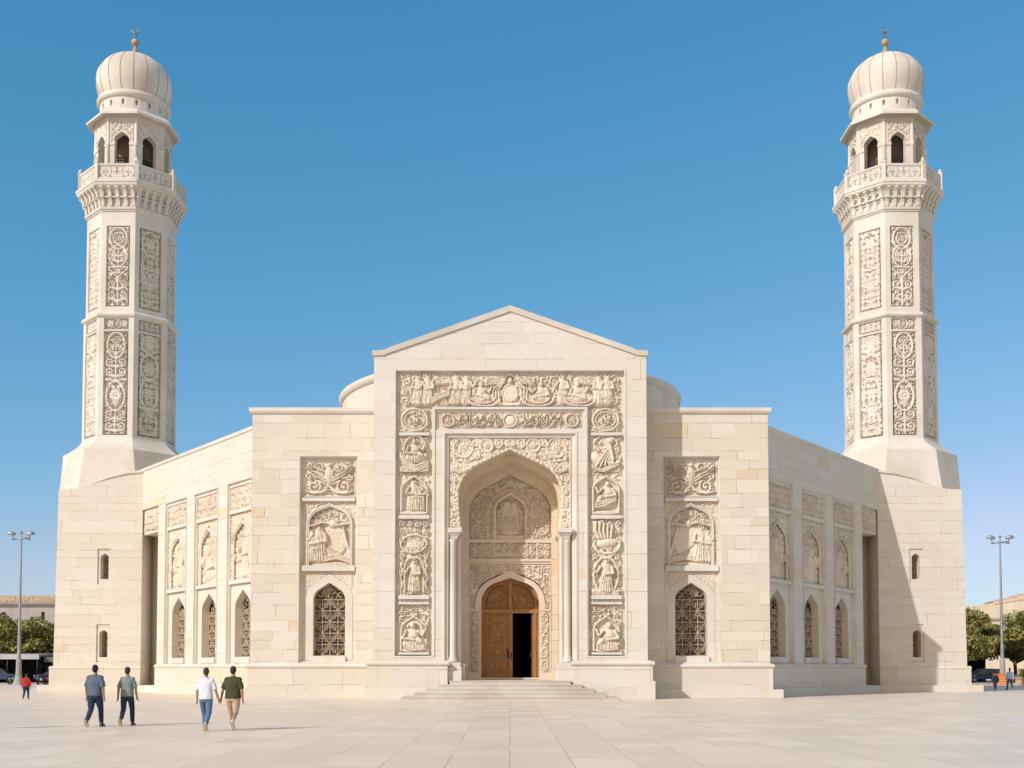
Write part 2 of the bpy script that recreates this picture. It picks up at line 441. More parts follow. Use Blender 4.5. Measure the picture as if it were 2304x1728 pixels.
    def seated(s, cx, z0, ht, seed, base=.05, d=.18, flip=1):
        rg = random.Random(seed); w = ht * .36
        s.blob(cx, z0 + ht * .22, w * 1.15, ht * .24, d, 0, base); s.blob(cx - flip * w * .1, z0 + ht * .5, w * .72, ht * .32, d * 1.05, .1 * flip, base)
        s.blob(cx + flip * w * .55, z0 + ht * .32, w * .55, ht * .13, d, -.5 * flip, base + .07)
        for k in range(6):
            a = -.9 + .36 * k
            s.groove([(cx + w * math.sin(a) * 1.1, z0 + ht * .03), (cx + w * math.sin(a) * .45, z0 + ht * (.42 + .04 * rg.random()))], .035, .06)
        s.blob(cx - flip * w * .08, z0 + ht * .87, ht * .10, ht * .125, d, 0, base + .06)
        s.stroke([(cx - flip * w * .7, z0 + ht * .68), (cx - flip * w * 1.0, z0 + ht * .42), (cx + flip * w * .1, z0 + ht * .36)], .06 * ht, d, base + .07)
        s.stroke([(cx + flip * w * .5, z0 + ht * .68), (cx + flip * w * .95, z0 + ht * .52), (cx + flip * w * 1.2, z0 + ht * .72)], .05 * ht, d, base + .05)
        return s
    def drape(s, pts, w, h, base=.04):
        for o in (-1, 0, 1): s.stroke([(x, z + o * w * 1.1) for x, z in pts], w * .62, h, base)
        return s
    def ogee(s, cx, cz, hw, hh, w, h):
        P = []
        for i in range(33):
            a = 2 * PI * i / 32; c, q = math.sin(a), math.cos(a)
            P.append((cx + hw * (abs(c) ** .85) * (1 if c >= 0 else -1), cz + hh * (q if abs(q) < .75 else math.copysign(.75 + (abs(q) - .75) * 1.35, q))))
        return s.stroke(P, w, h)
    def rosette(s, cx, cz, r, h, n=8):
        for i in range(n):
            a = 2 * PI * i / n + .2; s.blob(cx + r * .58 * math.cos(a), cz + r * .58 * math.sin(a), r * .42, r * .17, h, a)
        s.blob(cx, cz, r * .26, r * .26, h * 1.2); return s
    def tree(s, cx, z0, ht, hw, w, h, tiers=2):
        s.stroke([(cx, z0), (cx, z0 + ht * .9)], w, h)
        for t in range(tiers):
            z = z0 + ht * (.12 + .8 * t / tiers); r = min(hw * .42, ht / tiers * .36)
            for q in (-1, 1):
                s.spiral(cx + q * hw * .56, z + ht / tiers * .42, r, -PI / 2 + (0 if q > 0 else PI) * 0, q, w * .85, h, 1.25, 16, (cx, z))
                s.stroke([(cx, z + .05), (cx + q * hw * .35, z + ht / tiers * .2), (cx + q * hw * .95, z + ht / tiers * .12)], w * .8, h * .9, taper=True)
        s.blob(cx, z0 + ht * .9, hw * .16, ht * .1, h); return s
    def mesh(s, mb, fr, x0, z0, d0, keep=None, flipx=False, smooth=True, gain=1.0, fold=.008, sharp=.5):
        """grid on the frame; keep = bool mask per vertex"""
        idx = -np.ones(s.X.shape, int); K = np.ones(s.X.shape, bool) if keep is None else keep
        cell = K[:-1, :-1] & K[1:, :-1] & K[1:, 1:] & K[:-1, 1:]
        used = np.zeros(s.X.shape, bool)
        for a, b in ((0, 0), (1, 0), (1, 1), (0, 1)): used[a:s.nz - 1 + a, b:s.nx - 1 + b] |= cell
        idx[used] = np.arange(used.sum())
        if sharp:
            B = s.H.copy()
            for _ in range(2):
                P_ = np.pad(B, 2, mode='edge'); B = sum(P_[2 + i:2 + i + s.nz, 2 + j:2 + j + s.nx] for i in (-2, -1, 0, 1, 2) for j in (-2, -1, 0, 1, 2)) / 25
            s.H = np.clip(s.H + sharp * (s.H - B), -.03, None)      # crisp chisel edges
        if fold: s.H = s.H + fold * np.sin(2 * PI * (s.X * .75 + s.Z * .35) / .135 + 7 * vnoise(s.X / .42, s.Z / .42, 7)) * sstep(.06, .14, s.H)
        X = (s.w - s.X if flipx else s.X)[used] + x0; Z = s.Z[used] + z0; D = s.H[used] * gain + d0 + .012
        o, u, n = (np.array(v) for v in (fr.o, fr.u, fr.n))
        V = o + np.outer(X, u) + np.outer(D, n); V[:, 2] += Z
        j, i = np.nonzero(cell)
        F = np.stack([idx[j, i], idx[j, i + 1], idx[j + 1, i + 1], idx[j + 1, i]], 1)
        b = len(mb.v); mb.v.extend(map(tuple, V.tolist())); mb.f.extend(map(tuple, (F + b).tolist()))
        mb.smooth.extend([smooth] * len(F)); mb.mi.extend([0] * len(F))
        return mb
def rect(x0, x1, z0, z1): return [(x0, z0), (x1, z0), (x1, z1), (x0, z1)]
ROLL = [(0, 0), (0, .05), (.03, .09), (.08, .10), (.13, .09), (.16, .05), (.16, 0)]
def frame_strip(mb, fr, x0, x1, z0, z1, w, d, proud):
    """rectangular moulding lying inside the rectangle, w wide, with a hollow and a roll"""
    mb.sweep(fr, rect(x0, x1, z0, z1), [(0, d), (0, d + proud), (w * .45, d + proud), (w * .55, d + proud * .45), (w * .8, d + proud * .45), (w, d)], True)
# ------------------------------------------------------------------ the mosque
mosque = tag(empty('mosque', (0, 60, 0)), 'cream limestone mosque with gabled portal and carved panels between the minarets', 'mosque')
inv = Matrix.Translation((0, -60, 0))
def part(mb, name, mat, parent, **kw):
    o = mb.build(name, mat, parent, **kw)
    # geometry is written in world metres; cancel the offset of the chain of parents
    w = Vector((0, 0, 0)); p = parent
    while p is not None: w += p.location; p = p.parent
    o.location = -w
    return o
FRONT = Fr((0, 60, 0), (1, 0, 0), (0, -1, 0))

# ---- portal: gabled slab with the big carved frame and the deep arched recess
def portal():
    f = FRONT; b = MB()
    gable = [(-7.43, 1.95), (-7.43, 18.72), (-6.85, 18.76), (0, 21.2), (6.85, 18.76), (7.43, 18.72), (7.43, 1.95),
             (3.56, 1.95), (3.56, 14.44), (-3.56, 14.44), (-3.56, 1.95)]
    PIH = [(-6.22, 2.33), (-6.22, 17.88), (6.22, 17.88), (6.22, 2.33), (4.24, 2.33), (4.24, 15.9), (-4.24, 15.9), (-4.24, 2.33)]
    BAND = rect(-4.04, 4.04, 14.62, 15.72)
    b.plate(f, gable, [PIH[::-1], BAND], 0)
    b.reveal(f, PIH, 0, -.30); b.plate(f, PIH, (), -.30)
    b.reveal(f, BAND, 0, -.16); b.plate(f, BAND, (), -.16)
    side = [(-3.56, 1.95), (-3.56, 14.44), (3.56, 14.44), (3.56, 1.95)]
    b.reveal(f, side, 0, -.34, False)
    # recess face, soffit in two steps, back wall
    A0 = arch(0, 2.86, 11.05, 13.62, .68); A0 = [(-2.70, 9.2), (-2.755, 9.6), (-2.80, 10.0), (-2.84, 10.5)] + A0 + [(2.84, 10.5), (2.80, 10.0), (2.755, 9.6), (2.70, 9.2)]
    lo = [(-3.0, 1.0)] ; A0 = [(-2.86, 1.0), (-2.86, 9.0)] + A0 + [(2.86, 9.0), (2.86, 1.0)]
    A1 = [(x * .948, 1.0 + (z - 1.0) * .979) for x, z in A0]
    A2 = arch(0, 2.36, 10.55, 12.79, .70, z0=1.0)
    b.plate(f, [(-3.56, 1.0), (-3.56, 14.44), (3.56, 14.44), (3.56, 1.0)] + A0[::-1], (), -.34)
    main, b = b, MB()
    b.reveal(f, A0, -.34, -1.5, False); b.ring(f, A0, A1, -1.5, False); b.reveal(f, A1, -1.5, -3.3, False)
    b.plate(f, A1 + A2[::-1], (), -3.3)
    b.reveal(f, A2, -3.3, -3.85, False)
    DO = arch(0, 1.66, 5.45, 6.87, .72, z0=1.0); NI = arch(0, .80, 10.75, 11.62, .9, z0=9.32)
    b.plate(f, A2 + DO[::-1], [NI], -3.85)
    b.reveal(f, NI, -3.85, -4.1); b.plate(f, NI, (), -4.1); b.reveal(f, DO, -3.85, -4.35, False)
    rec, b = b, main
    # slab sides, top and back
    out = gable[:7]
    b.reveal(f, out, 0, -9., False)
    # plinth in two tiers with a rounded ledge, either side of the steps
    for s in (-1, 1):
        g = Fr((0, 60, 0), (s, 0, 0), (0, -1, 0))
        b.box(g, 3.34, 7.76, 0, .98, -8, .56); b.box(g, 3.36, 7.64, .98, 1.80, -8, .46)
        b.ledge([(3.36, 60.9), (3.36, 59.54), (7.64, 59.54), (7.64, 62.4)], [(-.3, 1.80), (.04, 1.80), (.09, 1.85), (.11, 1.92), (.08, 2.0), (-.02, 2.06), (-.1, 2.08), (-.5, 2.085)], s)
        # pedestals of the recess columns
        b.box(g, 2.62, 3.36, .9, 1.72, -1.2, .16); b.box(g, 2.68, 3.36, 1.72, 1.98, -1.2, .08); b.box(g, 2.46, 3.2, .9, 1.9, -1.45, -.42)
    p = part(b, 'portal', M['portal'], mosque); part(rec, 'arched_recess', M['honey'], p)
    # coping along the gable
    c = MB()
    for s in (-1, 1):
        g = Fr((0, 60, 0), (s, 0, 0), (0, -1, 0))
        path = [(7.52, 18.72), (6.87, 18.76), (0, 21.2)]
        pts = [(7.52, 18.70, 18.96), (6.9, 18.74, 19.0), (6.6, 18.86, 19.14), (0, 21.16, 21.46)]
        for (x0, a0, h0), (x1, a1, h1) in zip(pts[:-1], pts[1:]):
            c.add([g.P(x0, a0, .10), g.P(x1, a1, .10), g.P(x1, h1, .16), g.P(x0, h0, .16), g.P(x0, a0, -9), g.P(x1, a1, -9), g.P(x1, h1, -9), g.P(x0, h0, -9)],
                  [(0, 1, 2, 3), (3, 2, 6, 7), (0, 4, 5, 1)])
        x0, a0, h0 = pts[0]; c.face(g.P(x0, a0, .10), g.P(x0, h0, .16), g.P(x0, h0, -9), g.P(x0, a0, -9))
    part(c, 'gable_coping', M['plain'], p)
    # mouldings round the frame and on its inner edges
    t = MB()
    t.sweep(f, PIH[::-1], [(0, -.30), (0, .025), (.07, .025), (.09, -.07), (.19, -.07), (.20, -.30)][::-1] if False else [(0, .0), (-.02, .03), (-.10, .03), (-.12, -.09), (-.20, -.09), (-.21, -.30)], True)
    frame_strip(t, f, -4.04, 4.04, 14.62, 15.72, .15, -.16, .10)
    t.sweep(f, [(-4.14, 2.33), (-4.14, 15.81), (4.14, 15.81), (4.14, 2.33)], [(-.05, 0), (-.05, .05), (.05, .05), (.05, 0)])
    t.sweep(f, [(-3.56, 1.98), (-3.56, 14.44), (3.56, 14.44), (3.56, 1.98)], [(.10, 0), (.10, .04), (.0, .05), (-.04, -.10), (-.20, -.12), (-.22, -.34)])
    for s in (-1, 1):
        g = Fr((0, 60, 0), (s, 0, 0), (0, -1, 0))
        for z0, z1 in ((14.34, 14.50), (9.78, 9.97), (5.40, 5.62), (5.12, 5.24)): t.box(g, 4.40, 6.05, z0, z1, -.30, -.02)
        t.box(g, 4.40, 6.05, 2.40, 2.52, -.30, -.01)
    part(t, 'portal_moulding', M['plain'], p)
    # --- carved panels of the frame
    def panel(hf, x0, z0, d, name, keep=None):
        m = MB(); hf.mesh(m, f, x0, z0, d, keep); return part(m, name, M['carved'], p)
    h = HF(12.02, 1.78, .04)                                     # the long figure frieze
    h.vermic(.22, .10, 4, .22); h.scrolls(.55, .13, 5)
    for x, kind in ((.95, 's'), (1.5, 's'), (3.05, 's'), (3.6, 's'), (6.01, 'c'), (8.9, 's'), (10.9, 's'), (11.35, 's')):
        if kind == 's':
            h.blob(x, .85, .42, .8, .03); h.standing(x, .12, 1.55, int(x * 9), .08, .2, .03 if x < 6 else -.03)
    for x, fl in ((4.45, 1), (7.65, -1), (9.7, 1)):
        h.seated(x, .12, 1.25, int(x * 7), .08, .2, fl)
        h.ring(x + .12 * fl, .42, .85, .42, .09, .2, 0, PI, 2 * PI, .06); h.ring(x + .12 * fl, .46, .62, .3, .06, .2, 0, PI, 2 * PI, .08)
    for x in (2.2, 5.15, 6.9, 10.2):
        q = 1 if x < 6 else -1
        for k in range(4): h.stroke([(x - .45 * q, 1.2 + .11 * k), (x + .5 * q, 1.32 + .1 * k)], .05, .15, .05)
        h.drape([(x - .6 * q, .25), (x - .1 * q, .55), (x + .5 * q, .78)], .11, .16, .05)
        h.blob(x + .5 * q, 1.45, .2, .16, .2)
    h.blob(6.01, .8, .95, .8, .06); h.blob(6.01, .72, .44, .50, .17, 0, .06, p=.3, e=4); h.ring(6.01, .72, .40, .46, .03, .05, 0, 0, 2 * PI, .20); h.blob(6.01, .12, .72, .11, .2, p=.3, e=4); h.blob(6.01, .66, .30, .36, .045, 0, .20, p=.3, e=4)
    h.blob(6.01, 1.42, .15, .19, .26, 0, .06)
    for q in (-1, 1):
        for r in (.62, .78, .94): h.stroke([(6.01 + q * r * .55, 1.3), (6.01 + q * r, .9), (6.01 + q * r * .98, .45), (6.01 + q * r * .8, .1)], .055, .2, .06)
    h.ring(6.01, 1.42, .28, .3, .04, .22, 0, 0, PI, .05); h.grain(.012, .09, 3); h.H = np.minimum(h.H, .28)
    panel(h, -6.01, 15.95, -.30, 'figure_frieze')
    for s in (-1, 1):
        x0 = -6.03 if s < 0 else 4.41; W = 1.62
        def col(hh, seed): q = HF(W, hh, .038); q.vermic(.2, .09, seed, .2); return q
        q = col(1.40, 11 + s)                                   # medallion
        q.ring(.81, .70, .70, .60, .075, .20); q.ring(.81, .70, .55, .45, .05, .17); q.blob(.81, .7, .5, .42, .05); q.scrolls(.42, .15, 3 + s)
        q.seated(.78, .36, .62, 4, .08, .14, s); q.stroke([(.05, .1), (.5, .03), (1.2, .12), (1.6, .5)], .06, .18); panel(q, x0, 14.52, -.30, 'carved_panel')
        q = col(2.0, 13 + s); q.scrolls(.5, .12, 8 + s)
        if s < 0:
            q.blob(.85, 1.15, .55, .8, .06); q.ring(.85, 1.2, .62, .82, .07, .2); q.seated(.85, .52, 1.3, 5, .1, .24, 1)
            q.drape([(.05, .95), (.35, .45), (.9, .2), (1.55, .45)], .12, .22, .06); q.drape([(.05, .15), (.8, .02), (1.58, .2)], .08, .2)
        else:
            for k in range(6): q.stroke([(.75 + .06 * k, 1.75 - .05 * k), (.95 + .05 * k, 1.3 - .1 * k), (.55 + .12 * k, .75 - .06 * k), (.25 + .26 * k, .28 + .05 * k)], .07, .22, .05)
            q.blob(1.0, 1.72, .3, .2, .24, .3, .06); q.blob(.3, .75, .3, .42, .2, .6, .04); q.ring(.8, 1.2, .72, .85, .06, .18, 0, .4, 2.6)
            q.drape([(.08, .35), (.6, .08), (1.5, .5)], .08, .2)
        panel(q, x0, 12.33, -.30, 'carved_panel')
        q = col(2.32, 15 + s); A = arch(.81, .70, 1.35, 2.12, .8, z0=.22)          # figure under an arch
        q.clear(A); q.stroke(A, .075, .22); q.scrolls(.3, .0, 2)
        if s < 0:
            q.standing(.72, .25, 1.62, 21, .06, .24, .06); q.standing(1.15, .25, 1.3, 22, .04, .2)
            q.stroke([(.5, 1.2), (1.0, 1.1), (1.42, 1.15)], .08, .26, .08)
            for k in range(5): q.stroke([(.78 + .13 * k, 1.05), (.8 + .13 * k, .28)], .045, .2, .08)
        else:
            q.seated(.85, .5, 1.35, 23, .06, .24, -1); q.drape([(.25, .55), (.7, .62), (1.35, .95)], .12, .22, .08); q.blob(.8, .55, .62, .22, .2, .25)
        q.blob(.81, .12, .8, .14, .2, p=.2); panel(q, x0, 9.99, -.30, 'carved_panel')
        q = col(4.12, 17 + s); q.scrolls(.46, .16, 31 + s)                          # tall panel
        if s < 0:
            q.ring(.80, 2.78, .70, .48, .075, .22, .1); q.ring(.8, 2.78, .54, .35, .04, .18, .1); q.blob(.8, 2.78, .5, .32, .14, .1, p=.25)
            A = arch(.82, .52, 1.55, 2.0, .9, z0=.16); q.clear(A); q.stroke(A, .08, .22); q.standing(.82, .18, 1.68, 25, .08, .24)
            for z in (.3, 1.0, 1.5):
                for e in (-1, 1): q.stroke([(.82 + e * .7, z), (.82 + e * .6, z + .35), (.82 + e * .74, z + .6)], .06, .2, .04)
        else:
            for k in range(5): q.stroke([(.25 + .22 * k, 3.95 - .05 * k), (.22 + .22 * k, 3.5), (.42 + .16 * k, 3.1)], .085, .22, .05)
            q.blob(.85, 2.85, .62, .26, .2, .15, .06); q.ring(.85, 2.75, .7, .5, .08, .22, 0, PI * .9, PI * 2.1); q.ring(.85, 2.68, .6, .62, .06, .2, 0, PI, PI * 2)
            q.blob(.8, 1.1, .6, 1.0, .06); q.ring(.8, 1.05, .66, 1.0, .09, .2); q.standing(.8, .15, 1.75, 26, .1, .25); q.blob(.8, 1.55, .3, .18, .28, 0, .08)
            q.drape([(.1, .12), (.8, .05), (1.5, .12)], .08, .2)
        panel(q, x0, 5.64, -.30, 'carved_panel')
        q = col(2.58, 19 + s); A = arch(.81, .68, 1.2, 1.95, .8, z0=.1)
        q.vermic(.17, .17, 77, .25); q.clear(A); q.stroke(A, .06, .2); q.blob(.81, .12, .75, .12, .2, p=.2)
        q.seated(.78 if s < 0 else .9, .14, 1.5, 27 + s, .05, .28, -s); q.drape([(.3, .35), (.85, .22), (1.4, .3)], .09, .22, .08)
        if s < 0: q.ring(.85, 1.2, .42, .42, .09, .22, 0, -.5, 2.6, .06)
        panel(q, x0, 2.52, -.30, 'carved_panel')
        q = HF(W, .12, .03); q.vermic(.08, .04, 5); panel(q, x0, 5.26, -.2, 'carved_panel')
    # band above the arch: interlaced strap ornament with three medallions
    h = HF(7.76, .82, .034); h.vermic(.17, .08, 41, .22); rg = random.Random(4)
    for k in range(58):
        x = .25 + 7.3 * k / 57
        if min(abs(x - 3.88), abs(x - .5), abs(x - 7.26)) < .5: continue
        q = rg.choice((-1, 1)); z0 = rg.uniform(.1, .3); z1 = rg.uniform(.45, .76); L = rg.uniform(.14, .34)
        P = [(x, z1), (x + .02 * q, z0 + .08), (x + .08 * q, z0), (x + L * q, z0 + .03 + .1 * rg.random())] if k % 3 else [(x - .2, z0 + .2 * rg.random()), (x, z0 + .14), (x + .22, z1)]
        h.stroke(P, .030, .12, .04)
        if k % 4 == 1: h.blob(x + .1, z1 + .06, .035, .035, .14)
    for x, r in ((3.88, .36), (.5, .34), (7.26, .34)):
        h.blob(x, .41, r + .1, r + .1, .03); h.ring(x, .41, r, r, .05, .14)
        if x == 3.88: h.blob(x, .41, .27, .27, .13, p=.2)
        else: h.rosette(x, .41, .24, .12)
    panel(h, -3.88, 14.76, -.16, 'strapwork_band')
    # spandrels of the great arch, carved all over, with rosettes
    h = HF(6.64, 5.0, .036); h.vermic(.2, .11, 51, .30); h.scrolls(.62, .13, 52)
    for q in (-1, 1):
        for x, z, r in ((2.55, 4.42, .52), (1.28, 4.55, .36)):
            cx = 3.32 + q * x; h.blob(cx, z, r + .12, r + .12, .02); h.ring(cx, z, r, r, .055, .17); h.ring(cx, z, r * .78, r * .78, .035, .14)
            h.blob(cx, z, r * .62, r * .62, .12, p=.2); h.rosette(cx, z, r * .55, .17, 9)
        h.stroke([(3.32 + q * 3.1, 4.2), (3.32 + q * 3.02, 3.75), (3.32 + q * 2.3, 3.65), (3.32 + q * 1.9, 3.9)], .06, .17)
        h.drape([(3.32 + q * 3.1, 3.25), (3.32 + q * 2.75, 3.1), (3.32 + q * 2.3, 3.2)], .06, .16)
    h.stroke([(0.03, 0), (.03, 4.97), (6.61, 4.97), (6.61, 0)], .06, .12)
    h.mirror(); o = [(x, z) for x, z in arch(0, 2.90, 11.05, 13.67, .68)]; o = [(-2.72, 9.0), (-2.74, 9.3), (-2.84, 10.)] + o + [(2.84, 10.), (2.74, 9.3), (2.72, 9.0)]
    keep = ~inside(h.X - 3.32, h.Z + 9.26, o)
    panel(h, -3.32, 9.26, -.34, 'arch_spandrel', keep)
    # rope moulding along the arch edge
    r = MB(); P = [(x, z) for x, z in A0[2:-2]]; pts = []
    for (x0, z0), (x1, z1) in zip(P[:-1], P[1:]):
        n = max(1, int(math.hypot(x1 - x0, z1 - z0) / .06)); pts += [(x0 + (x1 - x0) * i / n, z0 + (z1 - z0) * i / n) for i in range(n)]
    pts.append(P[-1])
    r.tube([f.P(x * 1.012, 9.2 + (z - 9.2) * 1.012, -.30) for x, z in pts], [.10 + .028 * math.sin(i * 1.55) for i in range(len(pts))], 8)
    part(r, 'rope_moulding', M['carved'], p)
    # recess columns with capitals
    for s in (-1, 1):
        c = MB(); cx = s * 3.10
        c.lathe((cx, 60.16, 0), [(0, 1.98), (.27, 1.98), (.27, 2.08), (.22, 2.12), (.24, 2.2), (.19, 2.28), (.17, 2.4), (.16, 8.5), (.20, 8.55), (.20, 8.63), (.16, 8.67)], 24)
        for q in (-.34,): c.lathe((cx - s * .30, 60.42, 0), [(.13, 1.98), (.13, 8.66)], 14)
        o = part(c, 'column', M['plain'], p)
        g = Fr((cx, 60.16, 0), (s, 0, 0), (0, -1, 0)); k = MB()
        k.loft([[g.P(x * w, z, y * w) for x, y in ((-.5, -.6), (.28, -.6), (.28, .5), (-.5, .5))] for z, w in ((8.66, .42), (8.78, .52), (8.83, .52), (8.85, .64), (8.98, .74), (9.0, .92), (9.2, .98), (9.24, .96))], True, False, (True, True))
        part(k, 'capital', M['plain'], p)
    # --- tympanum and bands of the recess
    tm = MB(); B = Fr((0, 63.85, 0), (1, 0, 0), (0, -1, 0))
    tm.box(B, -2.36, 2.36, 8.88, 9.08, 0, .14); tm.box(B, -2.36, 2.36, 7.66, 7.80, 0, .12); tm.box(B, -2.42, 2.42, 7.80, 7.94, 0, .2)
    tm.sweep(B, arch(0, .98, 10.75, 11.86, .9, z0=9.1), [(0, 0), (0, .1), (-.06, .14), (-.14, .1), (-.18, .02), (-.18, 0)])
    for x in (-1.28, 1.28): tm.box(B, x - .06, x + .06, 9.08, 11.2, 0, .08)
    for x in (-.95, .95, 1.55): tm.box(B, x - .05, x + .05, 7.94, 8.88, 0, .1)
    tm.sweep(B, rect(-2.34, 2.34, 1.02, 7.64), [(0, 0), (0, .06), (.08, .06), (.10, .02), (.10, 0)], True)
    tm.sweep(B, arch(0, 2.05, 5.45, 7.34, .72), [(0, 0), (0, .05), (-.06, .05), (-.06, 0)])
    tm.sweep(B, arch(0, 1.66, 5.45, 6.87, .72, z0=1.0), [(.0, .0), (0, .05), (.36, .05), (.38, 0)])
    for s in (-1, 1): tm.box(Fr((0, 63.85, 0), (s, 0, 0), (0, -1, 0)), 1.66, 2.30, 4.94, 5.06, 0, .09)
    for s in (-1, 1): tm.box(Fr((0, 63.85, 0), (s, 0, 0), (0, -1, 0)), 1.67, 2.36, .9, 1.42, 0, .11)
    part(tm, 'recess_moulding', M['honey_plain'], p)
    def bpanel(hf, x0, z0, d, name, keep=None):
        m = MB(); hf.mesh(m, B, x0, z0, d, keep); return part(m, name, M['carved'], p)
    h = HF(4.68, 3.66, .034); h.vermic(.145, .10, 61, .28); 
    for q in (-1, 1):
        for z in (.55, 1.35): h.ring(2.34 + q * 1.82, z, .38, .32, .045, .13); h.rosette(2.34 + q * 1.82, z, .24, .1)
        h.stroke([(2.34 + q * 1.3, .96), (2.34 + q * 2.3, .96)], .04, .12); h.stroke([(2.34, 2.9), (2.34 + q * .9, 2.45), (2.34 + q * 1.25, 1.9)], .05, .13)
    keep = inside(h.X - 2.34, h.Z + 9.1, arch(0, 2.33, 10.55, 12.76, .70, z0=9.0)) & ~inside(h.X - 2.34, h.Z + 9.1, arch(0, .94, 10.75, 11.8, .9, z0=9.0))
    bpanel(h, -2.34, 9.1, 0, 'tympanum_carving', keep)
    h = HF(1.6, 2.3, .03); h.vermic(.14, .08, 63); h.clear(rect(.36, 1.24, 0, 2.3)); h.blob(.8, .9, .5, 1.0, .1, p=.3); h.standing(.62, .25, 1.75, 64, .06, .14); h.standing(1.0, .25, 1.7, 65, .06, .14)
    h.blob(.8, .14, .62, .12, .16, p=.2)
    bpanel(h, -.8, 9.32, -.25, 'niche_relief', inside(h.X - .8, h.Z + 9.32, arch(0, .80, 10.75, 11.62, .9, z0=9.2)))
    h = HF(4.64, .84, .034); h.vermic(.16, .07, 66); h.scrolls(.42, .12, 67)
    for k in range(5): h.ring(1.75 + .28 * k, .9, .9, .75, .04, .12, 0, PI * 1.05, PI * 1.6)
    bpanel(h, -2.32, 8.02, 0, 'carved_band')
    h = HF(4.5, 2.5, .034); h.vermic(.13, .09, 68, .34)
    bpanel(h, -2.25, 5.06, 0, 'door_spandrel', ~inside(h.X - 2.25, h.Z + 5.06, arch(0, 2.06, 5.45, 7.35, .72, z0=4.0)))
    for s in (-1, 1):
        h = HF(.46, 3.45, .034); h.vermic(.12, .08, 70 + s, .3)
        for z in (.4, 1.1, 1.8, 2.5, 3.1): h.ring(.23, z, .17, .26, .035, .1)
        h.mirror(); bpanel(h, 1.76 if s > 0 else -2.22, 1.46, 0, 'carved_strip')
    return p
portal_o = portal()

